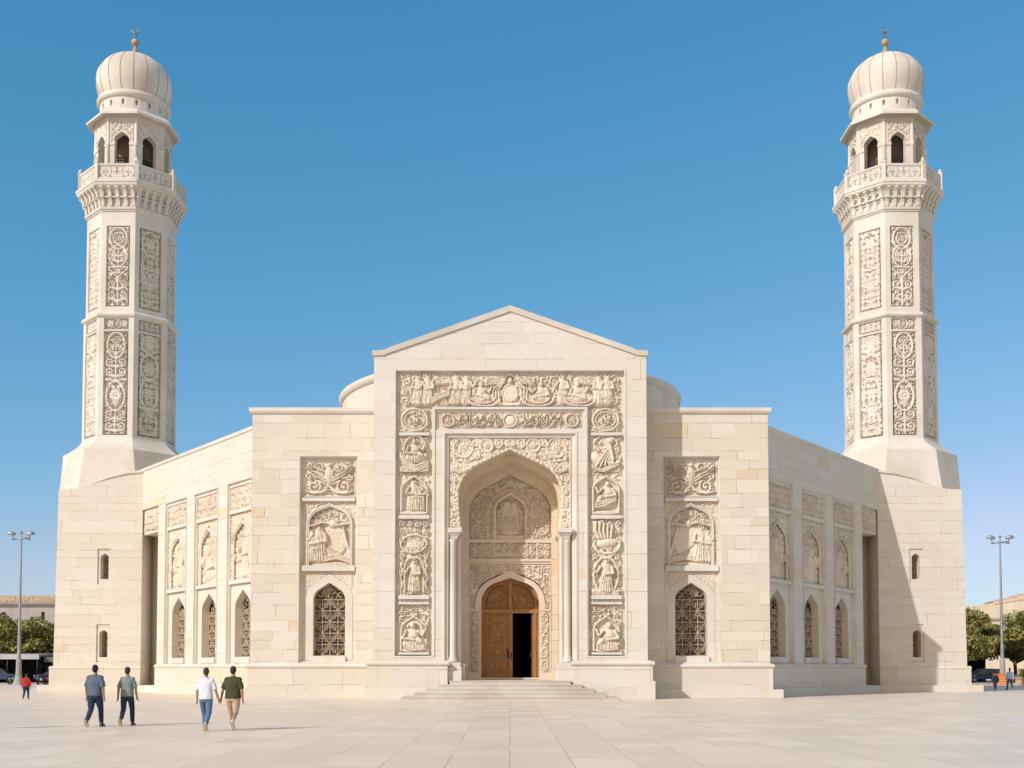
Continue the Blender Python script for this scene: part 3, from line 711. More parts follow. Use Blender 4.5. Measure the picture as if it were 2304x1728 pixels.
# ---- door, half open, dark hall behind
def door():
    D = Fr((0, 64.2, 0), (1, 0, 0), (0, -1, 0))
    d = empty('door', (0, 4.2, 0)); d.parent = mosque
    A = arch(0, 1.66, 5.45, 6.87, .72, z0=1.0); I = arch(0, 1.44, 5.45, 6.62, .72, z0=1.0)
    fr_ = MB(); fr_.ring(D, A, I, .0, False); fr_.reveal(D, I, 0, -.12, False)
    fr_.sweep(D, arch(0, 1.44, 5.45, 6.62, .72, z0=1.0), [(0, 0), (0, .05), (.07, .05), (.09, 0)])
    fr_.box(D, 1.33, 1.44, 1.0, 4.84, -.3, .02); fr_.box(D, -1.66, 1.66, 4.84, 5.06, -.14, .06); fr_.box(D, -.08, .10, 5.06, 6.62, -.1, .05)
    part(fr_, 'door_frame', M['wood'], d)
    ty = MB()
    for s in (-1, 1):
        h = HF(1.36, 1.56, .03); h.vermic(.12, .07, 80 + s, .28)
        g = arch(0, 1.2, 5.5, 6.32, .72, z0=5.18); h.stroke([((x * s) if s > 0 else 1.36 + x, z - 5.06) for x, z in g], .04, .1)
        off = .08 if s > 0 else -1.44
        h.mesh(ty, D, off, 5.06, -.10, inside(h.X + off, h.Z + 5.06, arch(0, 1.46, 5.45, 6.64, .72, z0=4.9)))
    part(ty, 'door_tympanum', M['wood'], d)
    lf = MB(); lf.box(D, -1.44, .12, 1.02, 4.84, -.13, -.07); 
    frame_strip(lf, D, -1.40, -.04, 1.06, 1.50, .12, -.07, .05); frame_strip(lf, D, -1.40, -.04, 1.56, 2.16, .12, -.07, .05); frame_strip(lf, D, -1.40, -.04, 2.24, 4.80, .12, -.07, .05)
    lf.box(D, -.03, .14, 1.02, 4.84, -.14, .0)
    for x0, z0, w, hh, sd in ((-1.26, 1.60, 1.08, .48, 1), (-1.26, 2.38, 1.08, 1.75, 2), (-1.26, 4.22, 1.08, .46, 3)):
        h = HF(w, hh, .028); h.vermic(.11, .03, sd); h.scrolls(.36, .045, 90 + sd); h.ogee(w / 2, hh / 2, w * .36, hh * .38, .04, .05); h.mirror(); h.mesh(lf, D, x0, z0, -.075)
    leaf = part(lf, 'door_leaf', M['wood'], d)
    hd = MB(); hd.box(D, -.17, -.08, 2.22, 2.78, -.05, -.02); hd.tube([D.P(-.125, 2.3, -.03), D.P(-.125, 2.34, .07), D.P(-.125, 2.66, .07), D.P(-.125, 2.7, -.03)], .025, 8)
    hd.box(D, .03, .10, 2.15, 2.6, .0, .02); part(hd, 'door_handle', M['iron'], leaf)
    r = MB(); E = Fr((1.33, 64.3, 0), (0, 1, 0), (-1, 0, 0)); r.box(E, .02, 1.28, 1.02, 4.82, 0, .07)
    frame_strip(r, E, .08, 1.22, 1.1, 2.1, .1, .07, .03); frame_strip(r, E, .08, 1.22, 2.2, 4.7, .1, .07, .03)
    leaf2 = part(r, 'door_leaf', M['wood'], d)
    h2 = MB(); h2.box(E, 1.1, 1.17, 2.2, 2.65, .07, .09); h2.tube([E.P(1.13, 2.28, .08), E.P(1.13, 2.3, .16), E.P(1.13, 2.56, .16), E.P(1.13, 2.58, .08)], .02, 8)
    part(h2, 'door_handle', M['brass'], leaf2)
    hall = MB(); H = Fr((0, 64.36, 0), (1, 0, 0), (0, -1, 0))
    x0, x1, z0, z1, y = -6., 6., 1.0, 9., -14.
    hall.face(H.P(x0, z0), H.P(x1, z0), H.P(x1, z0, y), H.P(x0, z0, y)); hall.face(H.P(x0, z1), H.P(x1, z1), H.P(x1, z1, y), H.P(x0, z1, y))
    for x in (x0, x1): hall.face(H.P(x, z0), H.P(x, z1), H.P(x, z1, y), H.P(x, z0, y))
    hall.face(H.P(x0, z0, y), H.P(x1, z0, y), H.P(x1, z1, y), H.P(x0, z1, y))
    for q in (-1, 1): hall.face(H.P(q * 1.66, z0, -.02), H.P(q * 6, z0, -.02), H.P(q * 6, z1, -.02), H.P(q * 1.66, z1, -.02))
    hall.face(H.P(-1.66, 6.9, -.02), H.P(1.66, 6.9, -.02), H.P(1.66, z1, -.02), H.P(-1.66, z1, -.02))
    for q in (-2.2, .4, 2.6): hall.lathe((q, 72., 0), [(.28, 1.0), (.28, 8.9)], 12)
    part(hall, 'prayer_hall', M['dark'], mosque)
door()

def steps():
    b = MB()
    for k, (hw, y) in enumerate(((5.58, 56.7), (4.95, 57.3), (4.36, 57.9), (3.80, 58.5), (3.22, 59.1))):
        z = .2 * (k + 1); b.loft([[(-hw, y + .03, z - .2), (-hw, y + .03, z - .055), (-hw, y, z - .05), (-hw, y, z), (-hw, 60.4, z), (-hw, 60.4, z - .2)],
                                  [(hw, y + .03, z - .2), (hw, y + .03, z - .055), (hw, y, z - .05), (hw, y, z), (hw, 60.4, z), (hw, 60.4, z - .2)]], True, False, (True, True))
    b.box(FRONT, -3.3, 3.3, .8, 1.0, -4.5, -.4)
    part(b, 'entrance_steps', M['step'], mosque)
M['step'] = stone('step_stone', (.55, .515, .465), .10, .4)
steps()

# ---- windows with bronze lattice
def grille(mb, fr, cx, z0, hw, zs, za, d, cols, rows, r=.022):
    A = arch(cx, hw, zs, za, .75, z0=z0); b = lambda x0, z0_, x1, z1: mb.tube([fr.P(x0, z0_, d), fr.P(x1, z1, d)], r * 1.25, 4, False)
    for i in range(1, cols):
        x = cx - hw + 2 * hw * i / cols; b(x, z0, x, zs)
    for j in range(rows + 1):
        z = z0 + (zs - z0) * j / rows; b(cx - hw, z, cx + hw, z)
    for i in range(cols):
        for j in range(rows):
            x0 = cx - hw + 2 * hw * i / cols; x1 = x0 + 2 * hw / cols; za_, zb = z0 + (zs - z0) * j / rows, z0 + (zs - z0) * (j + 1) / rows
            mx, mz = (x0 + x1) / 2, (za_ + zb) / 2; rx, rz = (x1 - x0) * .42, (zb - za_) * .42
            q = 1 if (i + j) % 2 else -1
            P = [fr.P(mx + q * rx * math.cos(t * .42 * PI) * (1 - .11 * t), mz + rz * math.sin(t * .42 * PI) * (1 - .11 * t), d + .01) for t in range(8)]
            mb.tube(P, r, 4, False); mb.tube([fr.P(x0, za_ if q > 0 else zb, d), fr.P(mx, mz, d + .01), fr.P(x1, zb if q > 0 else za_, d)], r * .9, 4, False)
    rg = random.Random(int(cx * 10))
    for k in range(26):
        x, z = cx + rg.uniform(-.8, .8) * hw, zs + rg.uniform(.05, .8) * (za - zs)
        if abs(x - cx) / hw + max(0, (z - zs)) / (za - zs) * .85 > .93: continue
        a = rg.uniform(0, 6); rr = .1 * hw + .05
        mb.tube([fr.P(x + rr * math.cos(a + t), z + rr * math.sin(a + t), d + .01) for t in range(6)], r, 4, False)
    mb.sweep(fr, A, [(0, d - .03), (0, d + .03), (-.05, d + .03), (-.05, d - .03)]); b(cx - hw, z0 + .02, cx + hw, z0 + .02)
def window(fr, cx, z0, hw, zs, za, d, cols, rows, parent, r=.022):
    w = empty('window'); w.parent = parent
    gl = MB(); gl.plate(fr, arch(cx, hw, zs, za, .75, z0=z0), (), d - .12); part(gl, 'window_glass', M['glass'], w)
    g = MB(); grille(g, fr, cx, z0, hw - .01, zs, za - .01, d, cols, rows, r); part(g, 'window_grille', M['bronze'], w)
    return w

# ---- front wings either side of the portal
def wing(s):
    f = Fr((0, 62.3, 0), (s, 0, 0), (0, -1, 0)); b = MB()
    N = rect(8.63, 11.87, 1.95, 13.62)
    b.plate(f, rect(7.2, 14.58, 1.6, 16.1), [N], 0); b.reveal(f, N, 0, -.36)
    W = arch(10.22, .90, 5.55, 6.5, .75, z0=2.36); A = arch(10.22, 1.30, 9.8, 11.0, .75, z0=7.42)
    b.plate(f, N, [W, A], -.36); b.reveal(f, W, -.36, -.92); b.reveal(f, A, -.36, -.55); b.plate(f, A, (), -.55)
    e = Fr((s * 14.58, 62.3, 0), (0, 1, 0), (s, 0, 0))
    b.plate(e, rect(0, 2.6, 0, 16.1), (), 0)
    w = part(b, 'wing', M['wing'], mosque)
    k = MB(); k.box(f, 7.2, 14.70, .47, 1.66, -1.6, .12); k.box(f, 7.2, 15.2, 0, .48, -2.4, .42)
    part(k, 'plinth', M['base'], w)
    c = MB(); plan = [(7.2, 62.3), (14.58, 62.3), (14.58, 64.9)]
    c.ledge(plan, [(-.2, 16.02), (.02, 16.02), (.10, 16.07), (.13, 16.12), (.16, 16.16), (.17, 16.35), (.12, 16.38), (-.6, 16.38)], s)
    c.ledge(plan[:2] + [(14.58, 63.6)], [(-.2, 1.66), (.14, 1.66), (.2, 1.72), (.22, 1.80), (.16, 1.88), (.03, 1.93), (-.2, 1.93)], s)
    frame_strip(c, f, 8.63, 11.87, 1.95, 13.62, .12, -.36, .28)
    frame_strip(c, f, 8.75, 11.75, 11.36, 13.50, .13, -.36, .12)
    c.box(f, 8.75, 11.75, 11.10, 11.30, -.36, -.12); c.box(f, 8.75, 11.75, 7.14, 7.40, -.36, -.10); c.box(f, 8.75, 11.75, 7.40, 7.46, -.36, -.16)
    c.sweep(f, arch(10.22, 1.30, 9.8, 11.0, .75, z0=7.46), [(0, -.36), (0, -.22), (-.05, -.2), (-.09, -.26), (-.14, -.22), (-.17, -.28), (-.17, -.36)][::1])
    c.sweep(f, arch(10.22, .90, 5.55, 6.5, .75, z0=2.1), [(0, -.36), (.0, -.33), (.42, -.33), (.44, -.36)])
    c.box(f, 9.28, 11.2, 1.96, 2.34, -.7, -.20)
    part(c, 'wing_moulding', M['plain'], w)
    def panel(hf, x0, z0, d, name, keep=None):
        m = MB(); hf.mesh(m, f, x0, z0, d, keep); return part(m, name, M['carved'], w)
    h = HF(2.74, 1.9, .034); h.vermic(.19, .10, 100, .22)
    for q in (-1, 1):
        X = lambda x: 1.37 + q * x
        for o in (0, .15): h.stroke([(X(.22), .75 + o), (X(.55), .98 + o), (X(.9), 1.16 + o), (X(1.3), 1.50 + o)], .07, .2, .05, True)
        h.spiral(X(.84), .46, .40, PI / 2 + q * .6, q, .075, .21, 1.5, 22, (X(.25), .62)); h.spiral(X(1.12), 1.02, .22, PI, -q, .055, .18, 1.3, 16, (X(.7), .95))
        h.spiral(X(.55), 1.55, .26, 0, q, .055, .18, 1.3, 16, (X(.2), 1.3)); h.spiral(X(1.05), 1.66, .17, PI, q, .045, .16, 1.2)
        for o in (0, .13): h.stroke([(X(.1), .42 - o), (X(.4), .2 - o * .6), (X(.8), .04 + o * .2), (X(1.3), .2)], .06, .18, .04)
        for k in range(4): h.blob(X(1.22 - .05 * k), .35 + .16 * k, .13, .05, .17, q * .6)
    h.blob(1.37, 1.0, .26, .62, .24, 0, .05)
    for k in (-.14, -.05, .05, .14): h.groove([(1.37 + k * 1.2, .5), (1.37 + k * .7, 1.4)], .022, .06)
    h.blob(1.37, 1.66, .13, .14, .24, 0, .05); h.grain(.010, .09, 8)
    panel(h, 8.88, 11.48, -.36, 'carved_panel')
    h = HF(3.0, 3.64, .036); h.vermic(.13, .045, 103, .3)
    panel(h, 8.75, 7.46, -.36, 'carved_panel', ~inside(h.X + 8.75, h.Z + 7.46, arch(10.22, 1.42, 9.8, 11.15, .75, z0=7.)))
    h = HF(2.62, 3.6, .036); h.vermic(.2, .10, 104, .25); h.scrolls(.4, .12, 105); P = [(.12, .1), (.12, 2.3), (2.5, 2.3), (2.5, .1)]; h.clear(P)
    h.blob(1.1, 1.45, .72, .95, .10, p=.3); h.blob(1.3, 1.35, .95, .92, .13, p=.22)
    h.stroke([(.15, 2.45), (1.0, 2.35), (1.7, 2.5), (2.45, 2.3)], .07, .18, .05)
    for xx, ht in ((2.3, 1.75), (1.92, 1.95)): h.standing(xx, .3, ht, int(ht * 40), .1, .22, -.02)
    h.blob(1.15, 2.42, .24, .24, .2, 0, .06); h.drape([(.1, .5), (.35, 1.3), (.55, 2.1)], .1, .16, .06); h.drape([(.1, .3), (.9, .55), (1.7, .4)], .1, .16, .1)
    for k in range(4): h.groove([(.55 + .18 * k, .6), (1.2 + .12 * k, .95 + .1 * k)], .04, .06)
    h.blob(1.3, .12, 1.25, .16, .16, p=.2); h.grain(.012, .09, 9)
    panel(h, 8.91, 7.42, -.55, 'figure_relief', inside(h.X + 8.91, h.Z + 7.42, A))
    h = HF(2.6, 4.2, .04); h.vermic(.13, .03, 106, .3)
    panel(h, 8.95, 2.9, -.36, 'carved_panel', ~inside(h.X + 8.95, h.Z + 2.9, arch(10.22, 1.36, 5.55, 7.02, .75, z0=2.)) & (h.Z > 2.0))
    window(f, 10.22, 2.36, .90, 5.55, 6.5, -.78, 4, 5, mosque, .030)
    return w
for s in (-1, 1): wing(s)

# ---- receding flank walls with pilasters, bays and windows
FL = math.hypot(11.1, 14.1)
def flank(s):
    f = Fr((s * 14.7, 63.5, 0), (s * 11.1, 14.1, 0), (s * 14.1, -11.1, 0)); b = MB()
    bays = ((.20, 3.74), (5.07, 8.72), (9.97, 13.68))
    holes = [rect(a, c, 1.95, 12.75) for a, c in bays]
    out = [(-1.2, 1.5), (14.92, 1.5), (14.92, 12.75), (18.4, 12.75), (18.4, 15.5), (-1.2, 15.5)]; SD = -1.4
    b.plate(f, out, holes, 0)
    for (a, c), h in zip(bays, holes):
        m = (a + c) / 2; W = arch(m, 1.08, 5.15, 6.3, .75, z0=2.32); A = arch(m, 1.30, 9.05, 10.35, .75, z0=6.95)
        b.reveal(f, h, 0, -.26); b.plate(f, h, [W, A], -.26); b.reveal(f, W, -.26, -.80); b.reveal(f, A, -.26, -.46); b.plate(f, A, (), -.46)
    # last bay: frieze over a deep slot beside the minaret's tower
    b.box(f, 14.90, 18.4, 11.0, 12.74, SD - .2, -.16); b.plate(f, rect(14.0, 20.6, 0, 12.75), (), SD); b.reveal(f, [(14.92, .4), (14.92, 12.75)], 0, SD, False)
    b.face(f.P(14.92, 12.75, 0), f.P(18.4, 12.75, 0), f.P(18.4, 12.75, -1.6), f.P(14.92, 12.75, -1.6))
    b.box(f, 14.9, 20.4, 0, 1.62, SD - .1, SD + .12)
    w = part(b, 'flank_wall', M['flank'], mosque)
    k = MB(); k.box(f, -.9, 14.98, .47, 1.66, -.6, .10); k.box(f, -.9, 18.6, 0, .48, -1.9, .36)
    part(k, 'plinth', M['base'], w)
    c = MB(); c.sweep(f, [(-1.2, 15.42), (18.15, 15.42)], [(0, -.2), (0, .02), (.05, .08), (.22, .10), (.24, .06), (.24, -1.2)])
    c.sweep(f, [(-.9, 1.66), (14.98, 1.66)], [(0, -.2), (0, .10), (.06, .16), (.14, .18), (.22, .12), (.27, .02), (.27, -.2)])
    for a, d in bays:
        m = (a + d) / 2
        c.sweep(f, [(a, 1.96), (a, 12.75), (d, 12.75), (d, 1.96)], [(0, .02), (-.07, .02), (-.08, -.10), (-.16, -.10), (-.17, -.26)])
        c.box(f, a + .16, d - .16, 10.86, 11.08, -.26, -.06); c.box(f, a + .16, d - .16, 6.66, 6.86, -.26, -.06); c.box(f, a + .16, d - .16, 12.46, 12.58, -.26, -.10)
        c.sweep(f, arch(m, 1.30, 9.05, 10.35, .75, z0=6.95), [(0, -.26), (0, -.16), (-.06, -.13), (-.12, -.2), (-.12, -.26)])
        c.box(f, m - 1.2, m + 1.2, 1.97, 2.30, -.7, -.12)
    part(c, 'flank_moulding', M['plain'], w)
    def panel(hf, x0, z0, d, name, keep=None):
        q = MB(); hf.mesh(q, f, x0, z0, d, keep); return part(q, name, M['carved'], w)
    for n, (a, d) in enumerate(bays):
        m = (a + d) / 2; wd = d - a - .36
        h = HF(wd, 1.36, .04); h.vermic(.17, .10, 120 + n, .28); h.scrolls(.45, .13, 121 + n); panel(h, a + .18, 11.09, -.26, 'carved_panel')
        h = HF(wd, 3.9, .045); h.vermic(.15, .06, 125 + n, .3)
        panel(h, a + .18, 6.87, -.26, 'carved_panel', ~inside(h.X + a + .18, h.Z + 6.87, arch(m, 1.38, 9.05, 10.48, .75, z0=6.)))
        h = HF(2.62, 3.42, .04); h.vermic(.2, .11, 130 + n, .26); h.scrolls(.5, .13, 131 + n)
        h.blob(1.31, 1.2, .8, 1.0, .05); (h.seated(1.3, .15, 2.0, 140 + n, .08, .22, 1) if n % 2 else h.standing(1.1, .12, 2.3, 141 + n, .08, .22)); h.standing(1.95, .12, 1.7, 150 + n, .06, .18)
        h.drape([(.2, .6), (.5, 1.3), (.7, 2.2)], .1, .18, .04); h.blob(1.31, .1, 1.2, .16, .16, p=.2)
        panel(h, m - 1.31, 6.95, -.46, 'figure_relief', inside(h.X + m - 1.31, h.Z + 6.95, arch(m, 1.30, 9.05, 10.35, .75, z0=6.9)))
        window(f, m, 2.32, 1.08, 5.15, 6.3, -.74, 4, 6, mosque, .032)
    h = HF(2.6, 1.36, .04); h.vermic(.17, .10, 160, .28); h.scrolls(.45, .13, 161); panel(h, 15.05, 11.2, -.16, 'carved_panel')
    h = HF(1.0, 4.2, .045); h.vermic(.18, .10, 162, .28); h.scrolls(.5, .12, 163); panel(h, 15.0, 6.8, -1.4, 'carved_panel')
    return w
for s in (-1, 1): flank(s)

# ---- roofs, rear walls and the broad drum behind the gable
def rear():
    b = MB()
    b.add([(-14.6, 62.7, 15.9), (14.6, 62.7, 15.9), (14.6, 65, 15.9), (-14.6, 65, 15.9)], [(0, 1, 2, 3)])
    b.add([(-14.9, 64.2, 15.3), (14.9, 64.2, 15.3), (25.4, 77.9, 15.3), (25.4, 112, 15.3), (-25.4, 112, 15.3), (-25.4, 77.9, 15.3)], [(0, 1, 2, 3, 4, 5)])
    part(b, 'roof', M['plain'], mosque)
    w = MB(); w.add([(-25.4, 82, 0), (-25.4, 112, 0), (25.4, 112, 0), (25.4, 82, 0), (-25.4, 82, 15.6), (-25.4, 112, 15.6), (25.4, 112, 15.6), (25.4, 82, 15.6)],
                    [(0, 1, 5, 4), (1, 2, 6, 5), (2, 3, 7, 6)])
    part(w, 'rear_wall', M['flank'], mosque)
    d = MB(); d.lathe((0, 82, 0), [(12.35, 15.3), (12.35, 20.9)], 96)
    dr = part(d, 'dome_drum', M['plain'], mosque)
    c = MB(); c.lathe((0, 82, 0), [(12.3, 20.75), (12.45, 20.8), (12.55, 21.0), (12.6, 21.25), (12.4, 21.32), (11.6, 21.5)], 96)
    c.lathe((0, 82, 0), [(11.6 * math.cos(a * PI / 24), 21.45 + 1.5 * math.sin(a * PI / 24)) for a in range(13)], 96)
    part(c, 'dome_cap', M['plain'], dr)
rear()
# ------------------------------------------------------------------ minarets (built round a local origin, then placed)
T8 = math.tan(PI / 8)
def octo(a, z, c=None):
    c = a * T8 if c is None else c
    return [(c, -a, z), (a, -c, z), (a, c, z), (c, a, z), (-c, a, z), (-a, c, z), (-a, -c, z), (-c, -a, z)]
def face_fr(a, k): 
    t = k * PI / 4; n = Vector((math.sin(t), -math.cos(t), 0)); return Fr(n * a, (math.cos(t), math.sin(t), 0), n)
def pierce(mb, fr, mask, x0, z0, dx, dz, d0, d1):
    nz, nx = mask.shape
    for j in range(nz):
        for i in range(nx):
            if not mask[j, i]: continue
            a, b, c, e = x0 + i * dx, x0 + (i + 1) * dx, z0 + j * dz, z0 + (j + 1) * dz
            mb.face(fr.P(a, c, d1), fr.P(b, c, d1), fr.P(b, e, d1), fr.P(a, e, d1)); mb.face(fr.P(a, c, d0), fr.P(a, e, d0), fr.P(b, e, d0), fr.P(b, c, d0))
            if i == 0 or not mask[j, i - 1]: mb.face(fr.P(a, c, d0), fr.P(a, c, d1), fr.P(a, e, d1), fr.P(a, e, d0))
            if i == nx - 1 or not mask[j, i + 1]: mb.face(fr.P(b, c, d0), fr.P(b, e, d0), fr.P(b, e, d1), fr.P(b, c, d1))
            if j == 0 or not mask[j - 1, i]: mb.face(fr.P(a, c, d0), fr.P(b, c, d0), fr.P(b, c, d1), fr.P(a, c, d1))
            if j == nz - 1 or not mask[j + 1, i]: mb.face(fr.P(a, e, d0), fr.P(a, e, d1), fr.P(b, e, d1), fr.P(b, e, d0))

AL, AU = 3.06, 2.94      # apothems of the two shaft stages
STAGE = ((AL, 18.1, 27.0, ((18.45, 25.88), (26.14, 26.84)), .80), (AU, 27.3, 34.8, ((27.85, 33.65),), .76))
def relief_low(kind):
    h = HF(1.56, 7.40, .036); c = .78
    h.vermic(.21, .12, 200 + kind, .25, .12); 
    if kind == 0:
        h.ogee(c, 6.45, .62, .86, 0.091, .21); h.blob(c, 6.5, .3, .34, .05); h.rosette(c, 6.62, .34, .2, 7); h.tree(c, 5.7, .9, .5, 0.065, .18, 1)
        h.tree(c, 3.95, 1.75, .74, 0.078, .2, 2); h.stroke([(0, 3.92), (1.56, 3.92)], 0.065, .18)
        h.ogee(c, 2.75, .66, .98, 0.091, .21); h.blob(c, 2.75, .45, .6, .04); h.rosette(c, 2.8, .5, .2, 10); h.rosette(c, 2.35, .24, .18, 6)
        h.tree(c, .95, .9, .72, 0.072, .2, 1); h.tree(c, 0.065, .95, .74, 0.078, .2, 1); h.stroke([(0, .95), (c, 1.1), (1.56, .95)], 0.058, .17)
    else:
        h.scrolls(.44, .15, 210)
        h.blob(c, 6.7, .62, .62, .05); h.ring(c, 6.7, .62, .62, 0.085, .2); h.ring(c, 6.7, .46, .46, 0.052, .16); h.blob(c, 6.7, .4, .4, .13, p=.25)
        h.ogee(c, 5.05, .66, .85, 0.085, .2); h.rosette(c, 5.05, .4, .17, 8); h.ogee(c, 3.1, .66, 1.0, 0.085, .2); h.rosette(c, 3.1, .45, .18, 9)
        h.stroke([(0, 1.95), (c, 2.1), (1.56, 1.95)], 0.065, .18); h.ogee(c, 1.0, .6, .85, 0.065, .18)
    return h.mirror()
def relief_up(kind):
    h = HF(1.48, 5.76, .036); c = .74
    h.vermic(.21, .12, 220 + kind, .25, .12)
    if kind == 0:
        h.ogee(c, 4.95, .62, .72, 0.085, .21); h.blob(c, 4.95, .4, .45, .04); h.ring(c, 4.95, .38, .4, 0.058, .18); h.rosette(c, 4.95, .3, .19, 7)
        h.ogee(c, 3.65, .64, .72, 0.078, .2); h.tree(c, 3.1, 1.0, .5, 0.065, .18, 2); h.stroke([(0, 2.82), (1.48, 2.82)], 0.072, .19)
        h.stroke([(.05, 2.7), (c, 2.05), (1.43, 2.7)], 0.072, .2); h.rosette(c, 2.52, .24, .17, 6); h.tree(c, .05, 2.1, .7, 0.078, .2, 2)
        for q in (-1, 1): h.ring(c + q * .4, .3, .3, .28, 0.052, .17, 0, 0, PI)
    else:
        h.scrolls(.42, .15, 230); h.ogee(c, 4.8, .62, .82, 0.078, .19); h.rosette(c, 4.8, .4, .17, 8); h.stroke([(0, 2.9), (1.48, 2.9)], 0.072, .19)
        h.ogee(c, 3.4, .6, .5, 0.065, .18); h.tree(c, .1, 2.6, .7, 0.072, .18, 2)
    return h.mirror()

def shaft_parts(root):
    F0 = face_fr
    sh = MB(); mo = MB()
    for k in range(8):
        for a, z0, z1, pans, hw in STAGE:
            f = face_fr(a, k); s = a * T8
            hol = [rect(-hw - .1, hw + .1, p0 - .08, p1 + .08) for p0, p1 in pans]
            sh.plate(f, rect(-s, s, z0, z1), hol, 0)
            for q in hol:
                sh.reveal(f, q, 0, -.30); sh.plate(f, q, (), -.30)
                frame_strip(mo, f, q[0][0], q[1][0], q[0][1], q[2][1], .09, -.30, .24)
    prof = lambda mb, ps: mb.loft([octo(a, z) for a, z in ps])
    prof(mo, ((AL, 26.98), (3.18, 27.03), (3.23, 27.12), (3.23, 27.2), (3.1, 27.34), (AU, 27.42)))
    prof(mo, ((AU, 34.74), (3.02, 34.78), (3.03, 34.86), (3.12, 34.9), (3.14, 35.04), (3.02, 35.08), (2.98, 35.1)))
    o = sh.build('shaft', M['plain'], root); mo.build('shaft_moulding', M['plain'], o)
    b = MB(); b.loft([octo(4.32, 13.6, 2.10), octo(4.31, 14.3, 2.09), octo(4.28, 15.0, 1.99), octo(4.25, 15.9, 1.86), octo(4.22, 16.6, 1.78), octo(4.21, 17.14, 1.745)])
    b.loft([octo(4.21, 17.14, 1.745), octo(4.05, 17.2), octo(3.45, 17.7), octo(3.2, 17.95), octo(AL, 18.2)])
    b.build('minaret_base', M['plain'], root)
    lows = [relief_low(i) for i in (0, 1)]; ups = [relief_up(i) for i in (0, 1)]
    for h in lows + ups: h.H = .10 * sstep(.04, .10, h.H) + .62 * h.H       # flat-topped open tracery
    sm = []
    for i in (0, 1):
        h = HF(1.56, .72, .034); h.vermic(.16, .15, 240 + i, .18, .13)
        if i == 0:
            h.ogee(.78, .38, .3, .34, .045, .18); h.rosette(.78, .38, .2, .17, 6)
            for q in (-1, 1): h.spiral(.78 + q * .5, .38, .26, 0, q, .045, .17, 1.3)
        else: h.scrolls(.38, .16, 241)
        sm.append(h.mirror())
    me = {}
    for k in range(8):
        i = k % 2
        for nm, h, a, z, w in (('low', lows[i], AL, 18.48, 1.56), ('sm', sm[i], AL, 26.14, 1.56), ('up', ups[i], AU, 27.87, 1.48)):
            if (nm, i) not in me:
                mb = MB(); h.mesh(mb, face_fr(a, 0), -w / 2, z, -.30, gain=1.2, fold=0); c = mb.build('carved_panel', M['carved_pale'], o); me[nm, i] = c.data
            else:
                c = bpy.data.objects.new('carved_panel', me[nm, i]); COL.objects.link(c); c.parent = o
            c.rotation_euler = (0, 0, k * PI / 4)
    # corbelled balcony
    bl = MB(); bl.loft([octo(2.96, 35.05), octo(2.97, 35.5), octo(3.06, 35.9), octo(3.25, 36.2), octo(3.5, 36.42), octo(3.62, 36.44), octo(3.66, 36.5), octo(3.66, 36.62), octo(3.72, 36.66), octo(3.72, 36.84), octo(3.6, 36.92), octo(2.2, 36.93)])
    bal = bl.build('balcony', M['plain'], root)
    pr = [(2.9, 35.08), (3.07, 35.10), (3.11, 35.22), (3.13, 35.45), (3.24, 35.66), (3.33, 35.70), (3.33, 35.80), (3.30, 35.84), (3.36, 36.06), (3.50, 36.26), (3.60, 36.32), (3.60, 36.42), (2.9, 36.42)]
    def bracket(w):
        mb = MB(); n = len(pr); vs = [(x, -r, z) for x in (-w, w) for r, z in pr]
        mb.add(vs, [tuple(range(n)), tuple(range(n, 2 * n))] + [(i, (i + 1) % n, n + (i + 1) % n, n + i) for i in range(n)]); return mb
    first = None
    for k in range(8):
        f = face_fr(0, k)
        for j in range(5):
            if first is None: first = bracket(.125).build('corbel', M['plain'], bal); c = first
            else: c = bpy.data.objects.new('corbel', first.data); COL.objects.link(c); c.parent = bal
            x = -1.12 + .56 * j; c.location = f.u * x; c.rotation_euler = (0, 0, k * PI / 4)
    # small niches between corbels: two rows of little arches on the back of the balcony soffit
    nb = MB()
    for k in range(8):
        f = face_fr(3.22, k); g = face_fr(3.04, k)
        for j in range(4):
            x = -.84 + .56 * j
            nb.sweep(f, arch(x, .15, 35.95, 36.16, .8, 6, z0=35.84), [(0, -.2), (0, .1), (.06, .1), (.06, -.2)])
            nb.sweep(g, arch(x, .15, 35.38, 35.58, .8, 6, z0=35.24), [(0, -.15), (0, .05), (.06, .05), (.06, -.15)])
        nb.box(f, -1.3, 1.3, 35.70, 35.80, -.25, .02)
    nb.build('corbel_niches', M['plain'], bal)
    # balustrade
    S = 3.5 * T8
    h = HF(2.46, .80, .0375); h.vermic(.15, .1, 300, .15, .08); h.scrolls(.41, .1, 301)
    for q in (.42, 1.23, 2.04): h.ring(q, .4, .34, .34, .04, .1)
    h.stroke([(0, .4), (.42, .78), (1.23, .02), (2.04, .78), (2.46, .4)], .035, .1); h.mirror()
    mask = (h.H[:-1, :-1] > .05); dx, dz = h.w / (h.nx - 1), h.h / (h.nz - 1)
    pm = MB(); f = face_fr(3.5, 0); pierce(pm, f, mask, -1.23, 37.06, dx, dz, -.14, -.02)
    pm.box(f, -1.3, 1.3, 36.90, 37.07, -.18, .03); pm.box(f, -1.3, 1.3, 37.85, 37.94, -.15, 0); pm.box(f, -1.32, 1.32, 37.94, 38.06, -.2, .05)
    po = MB(); p0 = Vector((S, -3.5, 0)); d = Vector((S, -3.42, 0)).normalized(); g = Fr((S * .975, -3.5 * .975, 0), (d.y * -1, d.x, 0), (d.x, d.y, 0))
    po.box(g, -.15, .15, 36.86, 38.14, -.14, .17); po.box(g, -.19, .19, 38.14, 38.22, -.18, .21)
    po.lathe((S * .98, -3.5 * .98, 0), [(.12, 38.22), (.07, 38.27), (.13, 38.36), (.12, 38.45), (.04, 38.54), (.01, 38.6)], 10)
